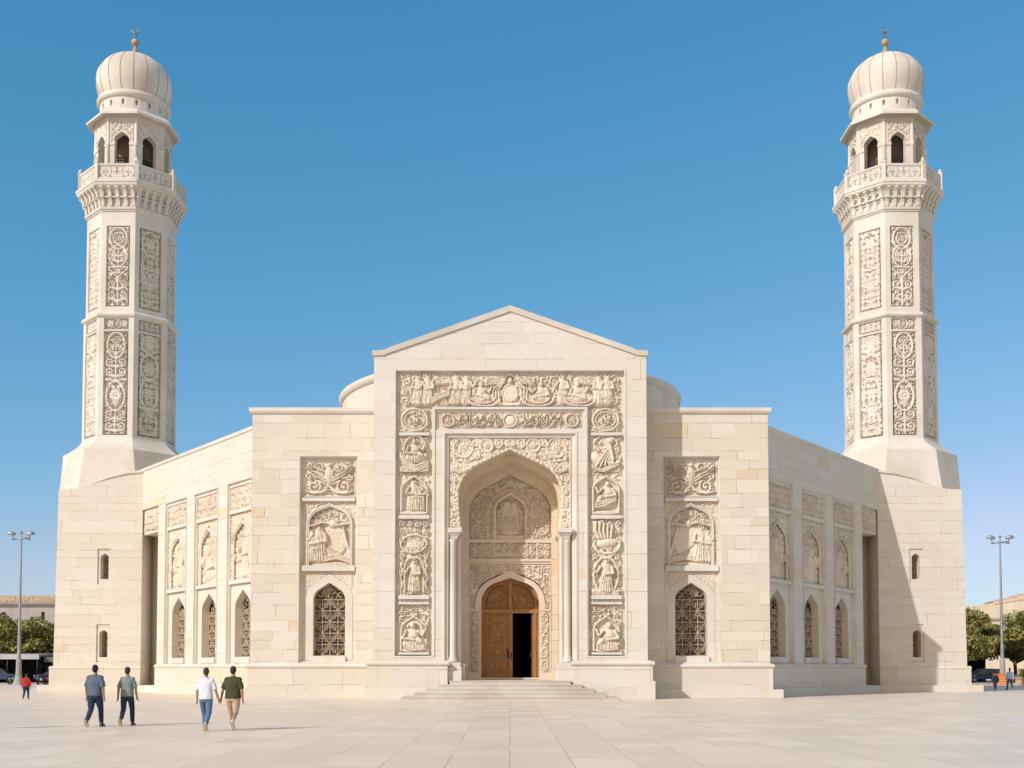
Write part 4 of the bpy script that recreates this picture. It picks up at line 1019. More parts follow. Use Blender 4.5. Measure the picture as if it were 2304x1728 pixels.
    pa, pb = pm.build('balustrade_panel', M['plain'], root), po.build('balustrade_post', M['plain'], root)
    for k in range(8):
        for src in (pa, pb):
            c = src
            if k: c = src.copy(); COL.objects.link(c); c.parent = root
            c.rotation_euler = (0, 0, k * PI / 4)
    # lantern with eight arches
    la = MB(); lm = MB(); A = 2.5; s = A * T8
    for k in range(8):
        f = face_fr(A, k); W = arch(0, .54, 40.3, 40.88, .8, 12, z0=36.95)
        la.plate(f, rect(-s, s, 36.9, 42.4), [W], 0); la.reveal(f, W, 0, -.5); fi = face_fr(A - .5, k); si = (A - .5) * T8; la.plate(fi, rect(-si, si, 36.9, 42.4), [W], 0)
        lm.sweep(f, arch(0, .54, 40.3, 40.88, .8, 12), [(0, -.02), (0, .05), (.07, .07), (.12, .03), (.16, .05), (.2, 0)])
        lm.box(f, -s - .01, -.52, 39.9, 40.04, -.1, .06); lm.box(f, .52, s + .01, 39.9, 40.04, -.1, .06)
        lm.sweep(f, [(-.82, 40.06), (-.82, 41.72), (.82, 41.72), (.82, 40.06)], [(0, 0), (0, .05), (-.06, .05), (-.08, 0)])
        lm.box(f, -s - .01, s + .01, 41.84, 41.92, -.05, .04)
        h = HF(1.48, 1.5, .036); h.vermic(.14, .07, 310 + k % 2, .3); h.mesh(lm, f, -.74, 40.14, .0, ~inside(h.X - .74, h.Z + 40.14, arch(0, .72, 40.3, 41.12, .8, 12, z0=39.)))
        q = Vector(octo(A, 0)[k]); lm.lathe((q.x * .985, q.y * .985, 0), [(.13, 36.9), (.13, 39.85), (.17, 39.9), (.18, 40.05), (.13, 40.1), (.12, 41.9)], 8)
    la.face(*octo(2.4, 42.3))
    lan = la.build('lantern', M['plain'], root); lm.build('lantern_carving', M['carved_pale'], lan)
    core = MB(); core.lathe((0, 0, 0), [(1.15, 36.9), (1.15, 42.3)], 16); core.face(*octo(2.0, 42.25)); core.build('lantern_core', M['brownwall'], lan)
    scn = MB()
    for k in range(8):
        f = face_fr(1.72, k); sw = 1.72 * T8
        for i in range(8): x = -sw + 2 * sw * i / 7; scn.box(f, x - .03, x + .03, 36.95, 39.35, 0, .05)
        for z in (37.6, 38.2, 38.5, 38.8, 39.1, 39.3): scn.box(f, -sw, sw, z - .035, z + .035, .01, .06)
    scn.build('lantern_screen', M['iron'], lan)
    ev = MB(); ev.loft([octo(2.48, 42.24), octo(2.62, 42.2), octo(3.06, 41.96), octo(3.12, 41.98), octo(3.12, 42.12), octo(2.75, 42.52), octo(2.55, 42.62), octo(2.3, 42.62)])
    ev.build('lantern_eave', M['plain'], root)
    dr = MB(); n = 32; rr = 2.44; w = rr * math.tan(PI / n)
    for i in range(n):
        t = 2 * PI * i / n; nn = Vector((math.sin(t), -math.cos(t), 0)); f = Fr(nn * rr, (math.cos(t), math.sin(t), 0), nn)
        if i % 2: dr.plate(f, rect(-w, w, 42.4, 43.8), (), 0)
        else:
            q = [(-.07, 43.0), (.07, 43.0), (.10, 43.3), (.06, 43.42), (-.06, 43.42), (-.10, 43.3)]
            dr.plate(f, rect(-w, w, 42.4, 43.8), [q], 0); dr.reveal(f, q, 0, -.25); dr.plate(f, q, (), -.25)
    dr.lathe((0, 0, 0), [(2.44, 43.62), (2.58, 43.66), (2.66, 43.78), (2.68, 43.92), (2.62, 44.06), (2.46, 44.12), (2.40, 44.2)], 48)
    drm = dr.build('dome_drum', M['plain'], root)
    D = [(2.38, 44.05), (2.50, 44.32), (2.63, 44.7), (2.73, 45.15), (2.76, 45.6), (2.72, 46.05), (2.58, 46.4), (2.35, 46.78), (2.02, 47.14), (1.60, 47.44), (1.16, 47.64), (.70, 47.78), (.30, 47.85), (.05, 47.87)]
    dm = MB(); dm.lathe((0, 0, 0), D, 72)
    for i in range(18):
        t = 2 * PI * (i + .35) / 18; dm2 = [((r + .004) * math.cos(t), (r + .004) * math.sin(t), z) for r, z in D[:-1]]
        b = len(dm.mi); dm.tube(dm2, .022, 5); dm.mi[b:] = [1] * (len(dm.mi) - b)
    dm.build('dome', [M['dome'], M['seam']], root)
    fn = MB(); fn.lathe((0, 0, 0), [(.46, 47.76), (.44, 47.86), (.30, 48.06), (.2, 48.34), (.11, 48.6), (.09, 48.74)], 14); fn.ball((0, 0, 49.0), .29, k=16, m=10)
    fn.lathe((0, 0, 0), [(.08, 49.2), (.05, 49.34)], 10)
    fb = fn.build('finial', M['gold_ball'], root)
    cr = MB(); cr.tube([(0, 0, 49.3), (0, 0, 49.72)], .035, 8); cr.ball((0, 0, 49.45), .10, k=10); cr.ball((0, 0, 49.62), .07, k=10)
    P = [(.24 * math.sin(a), 0, 49.98 - .24 * math.cos(a)) for a in [(-2.3 + 4.6 * i / 18) for i in range(19)]]
    cr.tube(P, [.012 + .045 * math.sin(PI * i / 18) for i in range(19)], 7); cr.tube([(0, 0, 49.72), (0, 0, 50.32)], [.03, .012], 6)
    cr.build('crescent', M['finial'], fb)

def tower(root, s, cx=28.4, cy=82.2):
    """corner tower under the minaret; x measured outward from the axis of the mosque"""
    O = Vector((-s * cx, -cy, 0)); f = Fr(Vector((0, 77.6, 0)) + O, (s, 0, 0), (0, -1, 0)); b = MB()
    top = [(31.72, 14.2), (30.7, 14.25), (29.8, 14.42), (29.0, 14.74), (28.1, 15.06), (27.0, 15.33), (25.8, 15.46)]
    H = [rect(27.98, 28.92, a, c) for a, c in ((7.52, 10.02), (2.05, 4.72))]; Ws = [arch(28.45, .29, zs, za, .9, 10, z0=z0) for z0, zs, za in ((7.9, 9.38, 9.70), (2.42, 4.02, 4.34))]
    b.plate(f, [(25.8, 0), (31.92, 0)] + top, H, 0)
    for h, w in zip(H, Ws): b.reveal(f, h, 0, -.09); b.plate(f, h, [w], -.09); b.reveal(f, w, -.09, -.90)
    b.reveal(f, top, 0, -9, False); b.reveal(f, [(25.8, 15.46), (25.8, 0)], 0, -9, False); b.reveal(f, [(31.92, 0), (31.72, 14.2)], 0, -9.4, False)
    b.plate(f, [(25.8, 0), (31.92, 0)] + top, (), -9.4)
    t = b.build('corner_tower', M['tower'], root)
    c = MB(); rows = []
    for (x, z), k in zip([(29.6, 14.50), (29.0, 14.74), (28.1, 15.06), (27.0, 15.33), (25.75, 15.46)], (.03, .35, .8, 1, 1)):
        rows.append([f.P(x, z + .01 + a * k, d * k if d > 0 else d) for a, d in ((-.10, 0.), (-.10, .05), (-.04, .12), (.06, .13), (.10, .08), (.10, -.6))])
    c.loft(rows, False)
    c.build('tower_coping', M['plain'], t)
    p = MB(); p.box(f, 25.76, 32.12, .47, 1.60, -9.5, .14); p.box(f, 25.4, 32.75, 0, .48, -10, .62)
    p.loft([[f.P(x, z, d) for z, d in ((1.60, -2), (1.60, .15), (1.66, .18), (1.72, .14), (1.80, .0), (1.80, -2))] for x in (25.76, 32.14)], True, False, (True, True))
    p.build('plinth', M['base'], t)
    for (z0, zs, za) in ((7.9, 9.38, 9.70), (2.42, 4.02, 4.34)):
        w = empty('window'); w.parent = root
        g = MB(); g.plate(f, arch(28.45, .29, zs, za, .9, 10, z0=z0), (), -.86); g.build('window_glass', M['glass'], w)
        q = MB(); grille(q, f, 28.45, z0, .285, zs, za, -.74, 2, 6, .018); q.build('window_grille', M['bronze'], w)

mina = empty('minaret', (-28.4, 82.2, 0)); shaft_parts(mina)
minb = copy_tree(mina); minb.location = (28.4, 82.2, 0)
tower(mina, -1); tower(minb, 1)
tag(mina, 'octagonal stone minaret behind the walking people, its tower front wholly in sunlight', 'minaret', 'minarets at the ends of the mosque')
tag(minb, 'octagonal stone minaret whose tower front is crossed by a slanting shadow', 'minaret', 'minarets at the ends of the mosque')
# ------------------------------------------------------------------ ground
def ground():
    b = MB(); b.add([(-900, -60, 0), (900, -60, 0), (900, 1500, 0), (-900, 1500, 0)], [(0, 1, 2, 3)])
    tag(b.build('ground', M['paving']), kind='structure')
    P = ((-1, 'street_kerb'), (1, 'street_kerb'))
    for s, n in P:
        r = MB(); F_ = Fr((0, 0, 0), (1, 0, 0), (0, -1, 0))
        x0, x1 = (-90, -33) if s < 0 else (33, 90)
        r.add([(x0, 112, 0), (x1, 112, 0), (x1, 140, 0), (x0, 140, 0), (x0, 112, .15), (x1, 112, .15), (x1, 140, .15), (x0, 140, .15)], [(4, 5, 6, 7), (0, 1, 5, 4), (1, 2, 6, 5), (3, 0, 4, 7)])
        tag(r.build('pavement', M['concrete']), kind='structure')
ground()

# ------------------------------------------------------------------ people
def remesh(ob, vox, smooth=4):
    m = ob.modifiers.new('fuse', 'REMESH'); m.mode = 'VOXEL'; m.voxel_size = vox; m.use_smooth_shade = True
    k = ob.modifiers.new('relax', 'SMOOTH'); k.iterations = smooth; k.factor = .5
    dg = bpy.context.evaluated_depsgraph_get(); dg.update()
    me = bpy.data.meshes.new_from_object(ob.evaluated_get(dg)); ob.modifiers.clear(); old = ob.data; ob.data = me; me.name = ob.name; bpy.data.meshes.remove(old)
    return ob
def limb(mb, pts, rs, k=12):
    """tapered limb with round ends, resampled so that joints are smooth"""
    mb.tube(pts, rs, k)
    for p, r in zip(pts, rs): mb.ball(p, r * .985, k=12, m=8)
def torso(mb, rings):
    R_ = []
    for x, y, z, rx, ry in rings:
        R_.append([(x + rx * math.copysign(abs(math.cos(a)) ** .85, math.cos(a)), y + ry * math.copysign(abs(math.sin(a)) ** .85, math.sin(a)), z) for a in [2 * PI * q / 20 for q in range(20)]])
    mb.loft(R_, True, True, (True, True))
SKINS = {}
def person(loc, ht, rz, label, shirt, trousers, shoes, skin=(.36, .20, .13), hairc=(.018, .014, .012), stride=1, arms=(.1, -.15), stout=1., shorts=False, bag=None, hold=None, detail=True, group=None, sole=(.50, .42, .30), sleeve=.62, lift=.10):
    """walks towards local +Y; stride +1: right leg ahead, left heel raised behind"""
    root = tag(empty('person', loc, rz), label, 'person', group); k = ht / 1.75; root.scale = (k, k, k)
    vox = .010 if detail else .018
    sk = bpy.data.materials.get('skin%.2f' % skin[0]) or plain('skin%.2f' % skin[0], skin, .5, 0, .4, 30., .06)
    w = stout
    hip = {q: Vector((q * .095, 0, .92)) for q in (-1, 1)}
    ank, kne, toe = {}, {}, {}
    for q in (-1, 1):
        fwd = q == stride
        if fwd: ank[q] = Vector((q * .085, .27, .085)); kne[q] = Vector((q * .095, .20, .50)); toe[q] = 0.
        else: ank[q] = Vector((q * .085, -.30, .10 + lift)); kne[q] = Vector((q * .092, -.03, .495)); toe[q] = -.75 - lift
    sh = {q: Vector((q * .165 * (.6 + .4 * w), 0, 1.40)) for q in (-1, 1)}
    elb, wri = {}, {}
    for q, a in zip((-1, 1), arms):
        elb[q] = sh[q] + Vector((q * (.045 + .03 * w), a * .28 - .02, -.285)); wri[q] = elb[q] + Vector((q * .02, a * .26 + .045, -.245))
    if hold:
        q = hold; elb[q] = sh[q] + Vector((q * .10, .0, -.28)); wri[q] = sh[q] + Vector((q * .165, .06, -.52))
    b = MB()
    torso(b, [(0, 0, .86, .15 * w, .10 * w), (0, 0, .95, .165 * w, .115 * w), (0, .01, 1.1, .14 * w, .095 * w), (0, .01, 1.25, .155 * w, .11 * w), (0, 0, 1.38, .165 * w, .10), (0, 0, 1.45, .11, .07), (0, .005, 1.49, .055, .055)])
    limb(b, [(0, 0, 1.44), (0, .01, 1.50), (0, .02, 1.56)], [.062, .054, .055])
    b.ball((0, .015, 1.645), .074, .092, .108, 18, 14); b.ball((0, .045, 1.60), .055, .062, .055, 14, 10)
    b.ball((0, .108, 1.63), .014, .02, .022, 8, 6); b.ball((0, .095, 1.593), .025, .012, .01, 8, 6)
    for q in (-1, 1): b.ball((q * .076, .01, 1.64), .012, .022, .032, 8, 6); b.ball((q * .03, .095, 1.655), .012, .01, .009, 8, 6)
    for q in (-1, 1):
        limb(b, [hip[q], hip[q].lerp(kne[q], .5), kne[q], kne[q].lerp(ank[q], .35), ank[q]], [.088 * w, .077 * w, .056, .056, .038])
        limb(b, [sh[q], sh[q].lerp(elb[q], .5), elb[q], elb[q].lerp(wri[q], .4), wri[q]], [.044 * w, .046 * w, .042, .04, .028])
        d = (wri[q] - elb[q]).normalized(); side = Vector((0, 1, 0)); nrm = d.cross(side).normalized(); p0 = wri[q]
        limb(b, [p0, p0 + d * .045, p0 + d * .085], [.028, .034, .03], 10)
        for i, (o, L) in enumerate(((.028, .07), (.01, .08), (-.009, .075), (-.027, .058))):
            a = p0 + d * .085 + side * o; curl = nrm * (-.012 * -q)
            limb(b, [a, a + d * L * .5 + curl, a + d * L * .9 + curl * 2.6], [.0105, .0098, .0085], 8)
        a = p0 + d * .03 + side * .03; limb(b, [a, a + d * .035 + side * .022, a + d * .07 + side * .02], [.013, .0115, .01], 8)
    bo = b.build('body', sk, root); remesh(bo, vox if detail else .016, 3)
    # hair
    h = MB(); h.ball((0, -.002, 1.668), .083, .098, .100, 20, 14); h.ball((0, -.035, 1.615), .074, .066, .07, 16, 10)
    ho = h.build('hair', plain('hair%.3f%.3f' % (hairc[0], loc[0]), hairc, .75, 0, .3, 90., .5, .01), root); remesh(ho, .012, 2)
    # shirt
    s = MB(); s2 = w * 1.06
    torso(s, [(0, 0, .875, .175 * s2, .125 * s2), (0, 0, .90, .182 * s2, .135 * s2), (0, 0, 1.0, .176 * s2, .13 * s2), (0, .005, 1.12, .17 * s2, .122 * s2), (0, .005, 1.26, .178 * s2, .125 * s2), (0, 0, 1.36, .178 * w, .112), (0, 0, 1.42, .145, .09), (0, .005, 1.465, .095, .075), (0, .005, 1.49, .066, .06)])
    for q in (-1, 1):
        s.ball(sh[q] + Vector((-q * .005, 0, -.005)), .070 * w, .075, .068)
        e = sh[q].lerp(elb[q], min(1, sleeve / .62 * .92)) if sleeve <= .7 else elb[q]
        pts = [sh[q] - Vector((q * .04, 0, 0)), sh[q].lerp(e, .5), e]; rs = [.066 * w, .066 * w, .066 * w]
        if sleeve > .7: pts += [elb[q].lerp(wri[q], .9)]; rs += [.05]
        limb(s, pts[:-1], rs[:-1]); s.tube(pts, rs, 14)
    so = s.build('shirt', cloth('cloth_shirt%.1f%.1f' % (loc[0], loc[1]), shirt), root); remesh(so, .013, 4)
    t = MB(); torso(t, [(0, 0, .80, .14 * w, .11 * w), (0, 0, .86, .168 * w, .122 * w), (0, 0, .93, .168 * w, .122 * w), (0, 0, .98, .15 * w, .11 * w)])
    for q in (-1, 1):
        e = kne[q].lerp(ank[q], .03) if shorts else kne[q].lerp(ank[q], .93)
        pts = [hip[q] + Vector((0, 0, -.02)), hip[q].lerp(kne[q], .5), kne[q], e]; rs = [.098 * w, .093 * w, .076, .074 if shorts else .062]
        if not shorts: pts.insert(3, kne[q].lerp(ank[q], .5)); rs.insert(3, .07)
        limb(t, pts[:-1], rs[:-1]); t.tube(pts, rs, 14)
    to = t.build('shorts' if shorts else 'trousers', cloth('cloth_legs%.1f%.1f' % (loc[0], loc[1]), trousers, 14.), root); remesh(to, .013, 4)
    for q in (-1, 1):
        m = MB(); a = ank[q]; an = toe[q]
        f = lambda y, z: Vector((a.x + q * .01, a.y + y * math.cos(an) - z * math.sin(an), a.z + y * math.sin(an) + z * math.cos(an)))
        R_ = []
        for y, wd, zt in ((-.085, .022, -.01), (-.075, .036, .03), (-.03, .042, .045), (.03, .044, .03), (.09, .05, .0), (.14, .046, -.02), (.175, .03, -.035), (.185, .012, -.05)):
            R_.append([f(y, -.085) + Vector((-wd, 0, 0)), f(y, -.085) + Vector((wd, 0, 0)), f(y, -.06) + Vector((wd * 1.05, 0, 0)), f(y, zt) + Vector((wd * .6, 0, 0)), f(y, zt + .005), f(y, zt) + Vector((-wd * .6, 0, 0)), f(y, -.06) + Vector((-wd * 1.05, 0, 0))])
        m.loft(R_, True, True, (True, True)); so_ = m.build('shoe', plain('shoe%.1f%.1f%d' % (loc[0], loc[1], q), shoes, .6), root)
        o = MB(); o.loft([[f(y, -.10) + Vector((-wd, 0, 0)), f(y, -.10) + Vector((wd, 0, 0)), f(y, -.078) + Vector((wd, 0, 0)), f(y, -.078) + Vector((-wd, 0, 0))] for y, wd in ((-.09, .03), (-.07, .044), (0, .044), (.09, .054), (.15, .048), (.19, .02))], True, False, (True, True))
        o.build('sole', plain('sole%.1f%.1f%d' % (loc[0], loc[1], q), sole, .8), so_)
    if bag:
        g = MB(); torso(g, [(0, -.20, 1.0, .12, .07), (0, -.21, 1.06, .15, .10), (0, -.215, 1.2, .15, .105), (0, -.2, 1.36, .14, .09), (0, -.18, 1.42, .09, .05)])
        bg = g.build('backpack', cloth('cloth_bag%.1f' % loc[0], bag), root); remesh(bg, .014, 4)
        tag(bg, kind='thing') if False else None
    return root
DEN = (.045, .075, .14)
W4 = 'people walking towards the mosque'
person((-11.90, 31.9, 0), 1.77, R(-3), 'person in steel blue shirt and dark jeans, leftmost of the four walking', (.105, .135, .185), (.025, .045, .085), (.10, .075, .055), stride=1, arms=(.12, -.12), stout=1.16, group=W4, hairc=(.012, .014, .018))
person((-11.18, 32.5, 0), 1.71, R(2), 'person in grey green shirt and dark navy trousers walking', (.215, .25, .245), (.022, .04, .07), (.12, .09, .06), stride=1, arms=(-.1, .12), stout=1.0, group=W4, hairc=(.05, .035, .03))
person((-8.17, 29.9, 0), 1.69, R(0), 'person in white T-shirt and light blue jeans holding hands', (.70, .70, .76), (.10, .18, .29), (.36, .32, .26), stride=-1, arms=(.06, .0), stout=1.02, group=W4, hold=1, hairc=(.05, .04, .035), skin=(.40, .22, .14))
person((-7.47, 30.0, 0), 1.73, R(-2), 'person in olive green shirt, beige shorts and white shoes holding hands', (.062, .065, .028), (.50, .36, .25), (.62, .58, .55), stride=-1, arms=(.0, -.1), stout=1.14, group=W4, hold=-1, shorts=True, hairc=(.03, .024, .02), skin=(.38, .20, .13), lift=.16)
person((-14.75, 30.6, 0), 1.75, R(4), 'person in dark red shirt and black trousers walking ahead of the others', (.22, .05, .04), (.03, .03, .035), (.08, .07, .06), stride=1, group=W4)
person((-26.1, 60.0, 0), 1.36, R(8), 'person in red jacket and navy trousers beside the lamp post base', (.42, .035, .03), (.028, .04, .085), (.03, .03, .04), stride=1, arms=(.05, -.05), stout=1.25, sleeve=.9, detail=False, hairc=(.06, .04, .03), lift=.02)
person((34.0, 78.0, 0), 1.40, R(-6), 'person in dark clothes with a black backpack at the right edge of the plaza', (.035, .03, .04), (.045, .045, .06), (.03, .03, .03), stride=1, arms=(.1, -.1), stout=1.1, sleeve=.9, detail=False, bag=(.02, .02, .024), lift=.03)
person((37.55, 83.6, 0), 1.66, R(5), 'person in light blue shirt and blue trousers near the orange barrier', (.36, .50, .70), (.05, .11, .20), (.06, .06, .07), stride=-1, arms=(.1, -.1), stout=1.1, sleeve=.9, detail=False, lift=.03, skin=(.42, .24, .16))

# ------------------------------------------------------------------ lamp posts
def lamp_post(loc, rz, label):
    root = tag(empty('lamp_post', loc, rz), label, 'lamp post', 'tall floodlight posts beside the plaza')
    p = MB(); p.lathe((0, 0, 0), [(.34, 0), (.34, .05), (.18, 2.9), (.14, 6), (.10, 11), (.075, 14.5), (.07, 14.75), (0, 14.76)], 14); p.build('pole', M['pole'], root)
    s = MB(); s.lathe((0, 0, 0), [(.56, 0), (.5, .2), (.32, .7), (.27, 1.4), (.25, 2.5), (.22, 2.6), (.18, 2.62)], 16); s.build('post_base', M['concrete'], root)
    a = MB(); a.tube([(-.85, 0, 14.45), (.85, 0, 14.55)], .075, 8); a.tube([(0, 0, 14.5), (0, 0, 15.1)], .05, 8); a.ball((0, 0, 15.1), .16, .16, .12, 12, 8)
    a.build('crossarm', M['pole'], root)
    for q in (-1, 1):
        h = MB(); c = Vector((q * .92, -.1, 14.98)); X = Vector((1, 0, .12 * q)).normalized(); Y = Vector((0, 1, .25)).normalized(); Z = X.cross(Y)
        rings = [[c + X * (.44 * w * math.cos(t)) + Y * (.25 * w * math.sin(t)) + Z * z for t in [2 * PI * i / 16 for i in range(16)]] for z, w in ((-.12, .86), (-.10, .98), (0, 1), (.12, .84), (.22, .5), (.26, .1))]
        h.loft(rings, True, True, (False, True)); h.tube([c + Z * -.05, (q * .7, 0, 14.5 + .04 * q)], .04, 6); o = h.build('floodlight', M['pole'], root)
        g = MB(); g.face(*[c + X * (.37 * math.cos(t)) + Y * (.20 * math.sin(t)) - Z * .115 for t in [2 * PI * i / 16 for i in range(16)]]); g.build('lens', M['lampglass'], o)
        b2 = MB(); b2.ball((q * .74, -.12, 14.42), .2, .14, .09, 12, 8); b2.build('floodlight', M['pole'], root)
    return root
lamp_post((-48.6, 110, 0), R(4), 'tall grey steel floodlight post in front of the dark canopy')
lamp_post((50.2, 113.4, 0), R(-8), 'tall grey steel floodlight post behind the orange barrier')

# ------------------------------------------------------------------ trees
LEAF = [leafmat('leaf_olive', (.095, .105, .034), (.27, .275, .10)), leafmat('leaf_green', (.12, .12, .030), (.34, .325, .095)), leafmat('leaf_grey', (.085, .088, .045), (.17, .17, .09))]
BARK = plain('bark', (.10, .075, .055), .9, 0, .2, 6., .3, .03)
def tree(loc, ht, rad, seed, leaf, label, trunk_h=None, n=9500, size=.22, group='trees around the plaza'):
    rg = random.Random(seed); root = tag(empty('tree', loc), label, 'tree', group); th = trunk_h or ht * .3
    t = MB(); tips = []
    t.tube([(0, 0, 0), (.06, .03, th * .5), (rg.uniform(-.15, .15), 0, th)], [.24, .18, .16], 9)
    for i in range(9):
        a = 2 * PI * i / 9 + rg.uniform(-.3, .3); e = rg.uniform(.25, 1.2); L = rad * rg.uniform(.5, .95)
        p0 = Vector((0, 0, th * rg.uniform(.75, 1.05))); d = Vector((math.cos(a) * math.cos(e), math.sin(a) * math.cos(e), math.sin(e) * 1.0))
        p1 = p0 + d * L * .5 + Vector((0, 0, .2)); p2 = p0 + d * L + Vector((0, 0, .35)); t.tube([p0, p1, p2], [.11, .07, .025], 6); tips += [p1, p2]
        for _ in range(2):
            q = p1 + Vector((rg.uniform(-1, 1), rg.uniform(-1, 1), rg.uniform(.2, 1))) * L * .4; t.tube([p1, q], [.05, .015], 5); tips.append(q)
    t.build('trunk', BARK, root)
    # clumps of leaves through an uneven crown
    cl = []; cz = (ht + th) / 2; hz = (ht - th) / 2
    for i in range(84):
        a, u = rg.uniform(0, 2 * PI), rg.uniform(-1, 1); r = rg.uniform(.40, 1.12) ** .6; q = math.sqrt(1 - u * u)
        bump = 1 + .16 * math.sin(a * 3 + seed) + .1 * math.sin(a * 5 + u * 4)
        cl.append((Vector((math.cos(a) * q * rad * r * bump * .88, math.sin(a) * q * rad * r * bump * .88, cz + u * hz * r * .88)), rg.uniform(.10, .29) * rad))
    rs = np.random.RandomState(seed); V = []; F = []
    per = n // len(cl)
    for c, r in cl:
        d = rs.normal(size=(per, 3)); d /= np.linalg.norm(d, axis=1)[:, None]; rr = r * rs.uniform(.55, 1.05, (per, 1)); p = np.array(c) + d * rr * np.array((1, 1, .72))
        nrm = d + rs.normal(size=(per, 3)) * .55 + np.array((0, 0, .35)); nrm /= np.linalg.norm(nrm, axis=1)[:, None]
        a = np.cross(nrm, rs.normal(size=(per, 3))); a /= np.linalg.norm(a, axis=1)[:, None]; b = np.cross(nrm, a)
        s = size * rs.uniform(.6, 1.3, (per, 1))
        q = np.stack([p - a * s, p - b * s * .45 + nrm * s * .12, p + a * s, p + b * s * .45 + nrm * s * .12], 1).reshape(-1, 3)
        i0 = len(V); V.extend(map(tuple, q.tolist())); F.extend([(i0 + 4 * i, i0 + 4 * i + 1, i0 + 4 * i + 2, i0 + 4 * i + 3) for i in range(per)])
    m = MB(); m.v = V; m.f = F; m.smooth = [False] * len(F); m.mi = [0] * len(F)
    m.build('crown', LEAF[leaf], root); return root
tree((-53.5, 121, 0), 7.2, 3.6, 1, 1, 'bushy olive green tree behind the dark canopy at the left edge', 2.4)
tree((-48.6, 124, 0), 7.3, 3.7, 2, 0, 'dull green tree right behind the left floodlight post', 2.4)
tree((-44.2, 121, 0), 7.4, 3.4, 3, 2, 'grey green tree closest to the sunlit minaret tower', 1.6)
tree((-58.5, 126, 0), 7.6, 3.8, 4, 0, 'dull green tree farthest left beyond the frame edge', 2.4)
tree((45.6, 123, 0), 9.8, 3.5, 5, 2, 'taller grey brown tree beside the shaded minaret tower', 2.6, 5200, .24)
tree((48.3, 118, 0), 7.7, 4.3, 6, 1, 'bright green tree between the shaded tower and the right floodlight post', 2.7, 15000)
tree((53.8, 118.5, 0), 7.7, 4.6, 7, 1, 'broad bright green tree right of the right floodlight post', 2.7, 15000)
tree((57.5, 121, 0), 7.6, 3.8, 8, 0, 'olive green tree beyond the right frame edge', 2.6)

# ------------------------------------------------------------------ buildings behind
M['render_grey'] = plain('painted_render_grey', (.36, .335, .315), .9, 0, .2, .5, .1, .01)
M['render_cream'] = plain('painted_render_cream', (.60, .515, .40), .9, 0, .2, .4, .08, .01)
M['tile'] = plain('clay_tile', (.50, .385, .27), .85, 0, .2, 3., .3, .05)
M['rubble'] = plain('rubble_stone', (.52, .37, .25), .95, 0, .2, 1.2, .3, .1)
def far_left():
    root = tag(empty('building', (-60, 165, 0)), 'long grey rendered building with tiled parapet behind the trees at left', 'building')
    f = Fr((0, 0, 0), (1, -.06, 0), (-.06, -1, 0)); w = MB()
    hol = [rect(x, x + .55, 8.5, 10.0) for x in (-16, -10, -4, 1.6, 7, 12)]
    w.plate(f, rect(-30, 18, 0, 11.0), hol, 0); w.box(f, -30, 18, 0, 11.0, -12, -.4)
    for h in hol: w.reveal(f, h, 0, -.35)
    w.build('wall', M['render_grey'], root)
    for h in hol:
        g = MB(); g.plate(f, h, (), -.3); g.build('window', M['glass'], root)
    e = MB(); e.sweep(f, [(-30, 10.9), (18.3, 10.9)], [(0, -.2), (0, .1), (.3, .7), (.5, .75), (.5, -13)]); e.build('eave', M['render_grey'], root)
    p = MB(); p.sweep(f, [(-30, 11.4), (18.2, 11.4)], [(0, -.5), (0, .5), (.95, .35), (1.05, .1), (1.05, -.5)]); pa = p.build('parapet', M['tile'], root)
    b = MB()
    for i in range(165): x = -29.8 + .29 * i; b.tube([f.P(x, 11.42, .51), f.P(x, 12.38, .35)], .06, 5)
    b.build('tile_rolls', M['tile'], pa)
    a = MB(); a.tube([f.P(4.0, 12.4, -.2), f.P(4.0, 14.4, -.2)], .05, 6); a.tube([f.P(3.0, 14.0, -.2), f.P(4.8, 14.3, -.2)], .03, 5)
    for i in range(5): a.tube([f.P(3.2 + .35 * i, 14.05 + .05 * i, .25), f.P(3.2 + .35 * i, 14.05 + .05 * i, -.65)], .025, 5)
    tag(a.build('aerial', M['pole'], root))
far_left()
def far_right():
    root = tag(empty('building', (66, 168, 0)), 'pale cream building with a rough stone top behind the trees at right', 'building')
    f = Fr((0, 0, 0), (1, -.10, 0), (-.10, -1, 0)); w = MB(); hol = [rect(x, x + .7, 6.4, 8.0) for x in (-1, 5.5, 12)]
    w.plate(f, [(-14, 0), (34, 0), (34, 13.5), (12, 12.3), (5, 11.2), (-14, 9.2)], hol, 0); w.reveal(f, [(34, 0), (34, 13.5), (12, 12.3), (5, 11.2), (-14, 9.2), (-14, 0)], 0, -14)
    for h in hol: w.reveal(f, h, 0, -.3)
    w.build('wall', M['render_cream'], root)
    for h in hol: g = MB(); g.plate(f, h, (), -.28); g.build('window', M['render_grey'], root)
    c = MB(); c.sweep(f, [(-2, 8.75), (34, 9.3)], [(0, 0), (0, .35), (.22, .4), (.25, 0)]); c.build('string_course', M['render_grey'], root)
    rg = random.Random(5); s = MB()
    xs = [7 + .55 * i for i in range(50)]; top = lambda x: 11.2 + (x - 5) * .157 if x < 12 else 12.3 + (x - 12) * .0545
    s.loft([[f.P(x, top(x) - .3, .1), f.P(x, top(x) + min(.6, .1 + .06 * i) * rg.uniform(.7, 1.1), -.3), f.P(x, top(x) + min(.8, .15 + .07 * i) * rg.uniform(.7, 1.1), -4), f.P(x, top(x) - .3, -8)] for i, x in enumerate(xs)], False)
    s.build('rubble_top', M['rubble'], root)
far_right()

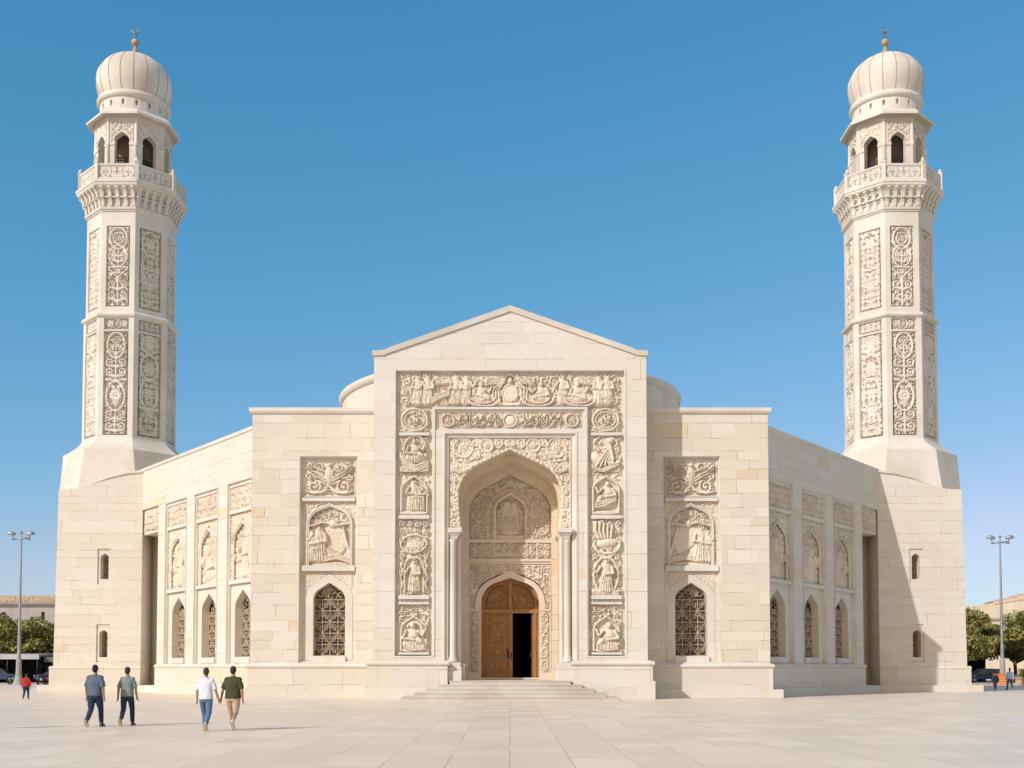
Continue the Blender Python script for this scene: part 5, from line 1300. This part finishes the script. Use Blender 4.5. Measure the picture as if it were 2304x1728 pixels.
# ------------------------------------------------------------------ canopies, cars and small things at the edges
def canopy(loc, wd, dp, ht, label, roofmat, slope=.15):
    root = tag(empty('canopy', loc), label, 'canopy'); r = MB(); f = Fr((0, 0, 0), (1, 0, 0), (0, -1, 0))
    r.loft([[(-wd / 2, -dp / 2, ht), (-wd / 2, -dp / 2, ht - .5), (-wd / 2, dp / 2, ht + slope - .12), (-wd / 2, dp / 2, ht + slope)], [(wd / 2, -dp / 2, ht), (wd / 2, -dp / 2, ht - .5), (wd / 2, dp / 2, ht + slope - .12), (wd / 2, dp / 2, ht + slope)]], True, False, (True, True))
    r.build('roof', roofmat, root)
    for x in (-wd / 2 + .2, 0, wd / 2 - .2):
        for y in (-dp / 2 + .15, dp / 2 - .15): p = MB(); p.tube([(x, y, 0), (x, y, ht - .1)], .06, 8, True); p.build('post', M['iron'], root)
    b = MB(); b.box(f, -wd / 2, wd / 2, 0, ht - .1, -dp / 2 - .05, -dp / 2); b.box(f, -wd / 2, -wd / 2 + .06, 0, ht - .2, -dp / 2, dp / 2 - .4); b.box(f, wd / 2 - .06, wd / 2, 0, ht - .2, -dp / 2, dp / 2 - .4); b.build('back_panel', M['dark_net'], root)
    return root
M['dark_net'] = plain('dark_netting', (.022, .022, .02), .9, 0, .2, 2., .3)
M['tin'] = plain('tin_roof', (.42, .43, .45), .5, .3, .4, 1., .1)
canopy((-51.8, 116.6, .15), 6.6, 4.4, 2.9, 'open shelter with pale tin roof and dark inside by the left lamp post', M['tin'])
canopy((-45.6, 117.2, .15), 5.4, 4.0, 2.6, 'low dark netted shelter under the trees beside the left tower', plain('faded_canvas', (.16, .155, .14), .9))
canopy((47.6, 120.5, .15), 6.4, 4.2, 2.9, 'dark netted shelter under the trees beside the right tower', plain('brown_canvas', (.13, .11, .09), .9))
def car(loc, rz, colr, label, van=False):
    root = tag(empty('car', loc, rz), label, 'car', 'cars parked beyond the plaza'); pm = plain('car_paint%.1f' % loc[0], colr, .3, .2, .5); w = .86
    b = MB(); low = [(-2.15, .35), (-2.2, .62), (-2.1, .84), (-1.0, .93), (1.05, .95), (2.0, .80), (2.2, .60), (2.15, .35)]
    f = lambda x, y, z: (x, y, z)
    b.loft([[f(x, y * w * (1 - .06 * (abs(x) > 2)), z if abs(y) < 1 or True else z) for x, z in low] for y in (-1, -.97, .97, 1)], True, False, (True, True))
    cab = [(-1.75, .9), (-1.25, 1.42), (.35, 1.46), (1.15, .93)]
    b.loft([[(x, s * (w - (.04 if z < 1 else .17)), z) for x, z in cab] for s in (-1, 1)], True, False, (True, True)); body = b.build('body', pm, root, bevel=.04)
    for s in (-1, 1):
        for pts in ([(-1.52, .96), (-1.18, 1.36), (-.42, 1.38), (-.42, .97)], [(-.32, .97), (-.32, 1.38), (.30, 1.39), (.88, .97)]):
            g = MB(); g.face(*[(x, s * (w - .03 - (z - .93) * .28), z) for x, z in pts]); g.build('side_window', M['glass'], root)
        for x in (-1.35, 1.38):
            t = MB(); t.lathe((0, 0, 0), [(.18, -.1), (.30, -.1), (.32, -.06), (.32, .06), (.30, .1), (.18, .1)], 18); o = t.build('wheel', M['dark_net'], root); o.rotation_euler = (R(90), 0, 0); o.location = (x, s * .78, .32)
            t = MB(); t.lathe((0, 0, 0), [(0, .07), (.18, .09), (.2, .05)], 14); r_ = t.build('rim', M['pole'], o); r_.rotation_euler = (0 if s < 0 else PI, 0, 0)
        h = MB(); h.ball((2.12, s * .62, .68), .08, .16, .09, 10, 8); h.build('headlight', M['white'], root)
        h = MB(); h.ball((-2.14, s * .62, .74), .06, .15, .09, 10, 8); h.build('tail_light', plain('tail_red%.1f%d' % (loc[0], s), (.4, .02, .02), .3), root)
    for x0, z0, x1, z1 in ((1.11, .97, .42, 1.41), (-1.72, .95, -1.30, 1.38)):
        g = MB(); e = .025 if x0 > 0 else -.025; g.face((x0 + e, -w * .86, z0), (x0 + e, w * .86, z0), (x1 + e, w * .74, z1), (x1 + e, -w * .74, z1)); g.build('windscreen', M['glass'], root)
    return root
car((-52.2, 113.4, .15), R(8), (.045, .075, .13), 'dark blue car parked before the tin roofed shelter at far left')
car((-46.0, 113.2, .15), R(186), (.03, .055, .085), 'dark teal car parked between the left lamp post and the tower')
car((45.0, 113.5, .15), R(4), (.018, .028, .06), 'navy blue car parked beside the right tower')
car((49.3, 115.6, .15), R(180), (.02, .03, .055), 'black blue car parked behind the right lamp post')
car((54.4, 114.5, .15), R(-6), (.16, .19, .24), 'grey car parked behind the hedge planter at right')
def motorbike(loc, rz, colr, label):
    root = tag(empty('motorbike', loc, rz), label, 'motorbike', 'motorbikes parked by the left lamp post'); pm = plain('bike_paint%.1f' % loc[0], colr, .35)
    for x in (-.62, .62):
        t = MB(); P = [(x + .27 * math.cos(a), 0, .30 + .27 * math.sin(a)) for a in [2 * PI * i / 16 for i in range(17)]]; t.tube(P, .055, 8); t.build('wheel', M['dark_net'], root)
    b = MB(); torso(b, [(-.05, 0, .42, .30, .12), (0, 0, .6, .42, .14), (.02, 0, .75, .5, .13), (.1, 0, .86, .3, .1)]); b.tube([(.62, 0, .3), (.45, 0, .98)], .04, 8); b.build('body', pm, root)
    s = MB(); torso(s, [(-.4, 0, .80, .36, .12), (-.4, 0, .88, .34, .11)]); s.build('seat', M['dark_net'], root)
    h = MB(); h.tube([(.36, -.34, 1.04), (.47, -.12, 1.0), (.47, .12, 1.0), (.36, .34, 1.04)], .025, 6); h.build('handlebar', M['iron'], root)
    h = MB(); h.ball((.58, 0, .86), .09, k=10); h.build('headlight', M['white'], root)
motorbike((-49.6, 111.4, 0), R(70), (.35, .42, .48), 'pale blue motorbike parked just left of the left lamp post base')
motorbike((-47.2, 111.2, 0), R(110), (.16, .22, .45), 'blue motorbike parked just right of the left lamp post base')
motorbike((-46.0, 110.8, 0), R(80), (.45, .06, .08), 'red motorbike parked closest to the sunlit tower step')
M['orange'] = plain('orange_plastic', (.68, .22, .07), .55, 0, .4, 3., .15)
def barrier():
    root = tag(empty('barrier', (49.6, 112.2, 0)), 'orange slatted barrier box round the foot of the right lamp post', 'barrier')
    f = Fr((0, 0, 0), (1, 0, 0), (0, -1, 0)); b = MB()
    b.box(f, -.62, .62, 0, .95, -.5, .5); b.box(f, -.68, .68, .95, 1.06, -.55, .55); b.build('body', M['orange'], root)
    s = MB()
    for i in range(4): s.box(f, -.58, .58, .1 + .22 * i, .24 + .22 * i, .5, .54)
    s.build('slats', plain('orange_faded', (.72, .32, .15), .6), root)
barrier()
def planter():
    root = tag(empty('planter', (54.2, 108, 0)), 'low brick planter filled with a clipped green hedge at the right edge', 'planter')
    f = Fr((0, 0, 0), (1, 0, 0), (0, -1, 0)); b = MB(); b.box(f, -4.8, 4.8, 0, .62, -.8, .8); b.box(f, -4.9, 4.9, .62, .76, -.9, .9); b.build('kerb_wall', plain('sandstone_kerb', (.55, .38, .25), .9, 0, .2, 2., .15, .02), root)
    rs = np.random.RandomState(3); n = 7000; p = np.stack([rs.uniform(-4.6, 4.6, n), rs.uniform(-.65, .65, n), .76 + rs.uniform(0, .72, n) ** .7], 1); v = []; fs = []
    for i, q in enumerate(p):
        a, c = rs.normal(size=3) * .07, rs.normal(size=3) * .07; v += [tuple(q - a), tuple(q + c * .5), tuple(q + a), tuple(q - c * .5)]; fs.append((4 * i, 4 * i + 1, 4 * i + 2, 4 * i + 3))
    m = MB(); m.v = v; m.f = fs; m.smooth = [False] * n; m.mi = [0] * n; m.build('hedge', LEAF[1], root)
planter()

# ------------------------------------------------------------------ sky, sun, camera
world = bpy.data.worlds.new('World'); sc.world = world; world.use_nodes = True
wt = world.node_tree; bg = wt.nodes['Background']; sky = wt.nodes.new('ShaderNodeTexSky'); sky.sky_type = 'NISHITA'; sky.sun_disc = False
SUN = Vector((-1, -1, .86)).normalized()                       # towards the sun: front left, 31 degrees up
sky.sun_elevation = math.asin(SUN.z); sky.sun_rotation = math.atan2(SUN.x, SUN.y); sky.air_density = 1.0; sky.dust_density = .25; sky.ozone_density = 1.4; sky.altitude = 100
ssep = wt.nodes.new('ShaderNodeSeparateColor'); scom = wt.nodes.new('ShaderNodeCombineColor'); wt.links.new(sky.outputs[0], ssep.inputs[0])
for i, (pw, gn) in enumerate(((1.39, .364), (.65, 1.177), (.56, 1.725))):          # deeper, cleaner blue overhead
    a_ = wt.nodes.new('ShaderNodeMath'); a_.operation = 'POWER'; a_.inputs[1].default_value = pw; wt.links.new(ssep.outputs[i], a_.inputs[0])
    b_ = wt.nodes.new('ShaderNodeMath'); b_.operation = 'MULTIPLY'; b_.inputs[1].default_value = gn; wt.links.new(a_.outputs[0], b_.inputs[0]); wt.links.new(b_.outputs[0], scom.inputs[i])
mn = wt.nodes.new('ShaderNodeMath'); mn.operation = 'MULTIPLY'; mn.inputs[1].default_value = .79; lim = wt.nodes.new('ShaderNodeMath'); lim.operation = 'MINIMUM'
g_out = scom.inputs[1].links[0].from_socket; r_out = scom.inputs[0].links[0].from_socket
wt.links.new(g_out, mn.inputs[0]); wt.links.new(mn.outputs[0], lim.inputs[0]); wt.links.new(r_out, lim.inputs[1]); wt.links.new(lim.outputs[0], scom.inputs[0])
# added warm sky fill round the sun, imitating bounced light (behind and left of the camera)
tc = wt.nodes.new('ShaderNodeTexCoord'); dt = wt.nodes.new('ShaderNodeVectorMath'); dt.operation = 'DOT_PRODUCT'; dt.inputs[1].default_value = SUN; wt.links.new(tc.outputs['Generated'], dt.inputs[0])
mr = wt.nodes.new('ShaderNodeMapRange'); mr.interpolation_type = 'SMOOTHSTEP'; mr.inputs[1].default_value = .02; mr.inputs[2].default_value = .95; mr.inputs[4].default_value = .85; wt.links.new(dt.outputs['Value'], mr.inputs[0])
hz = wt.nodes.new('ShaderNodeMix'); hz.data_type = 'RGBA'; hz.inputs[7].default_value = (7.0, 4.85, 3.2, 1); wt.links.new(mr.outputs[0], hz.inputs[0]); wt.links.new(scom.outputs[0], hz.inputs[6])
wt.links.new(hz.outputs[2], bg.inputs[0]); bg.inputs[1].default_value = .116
sl = bpy.data.lights.new('sun', 'SUN'); sl.energy = 2.5; sl.angle = R(.5); sl.color = (1., .98, .965)
so = bpy.data.objects.new('sun', sl); COL.objects.link(so); so.location = (-60, -60, 70); so.rotation_euler = SUN.to_track_quat('Z', 'Y').to_euler()
cam = bpy.data.cameras.new('camera'); co = bpy.data.objects.new('camera', cam); COL.objects.link(co); sc.camera = co
co.location = (0, 0, 1.7); co.rotation_euler = (R(92.5), 0, 0); cam.sensor_width = 36; cam.sensor_fit = 'HORIZONTAL'
cam.lens = 2400 / 2212 * 36; cam.shift_x = 4 / 2212; cam.shift_y = (1442 - 2400 * math.tan(R(2.5)) - 829.5) / 2212; cam.clip_end = 3000; cam.clip_start = .1
v = sc.view_settings; v.view_transform = 'Standard'; v.look = 'None'; v.exposure = .47; v.gamma = 1
sc.cycles.max_bounces = 8; sc.cycles.diffuse_bounces = 5; sc.cycles.use_denoising = True
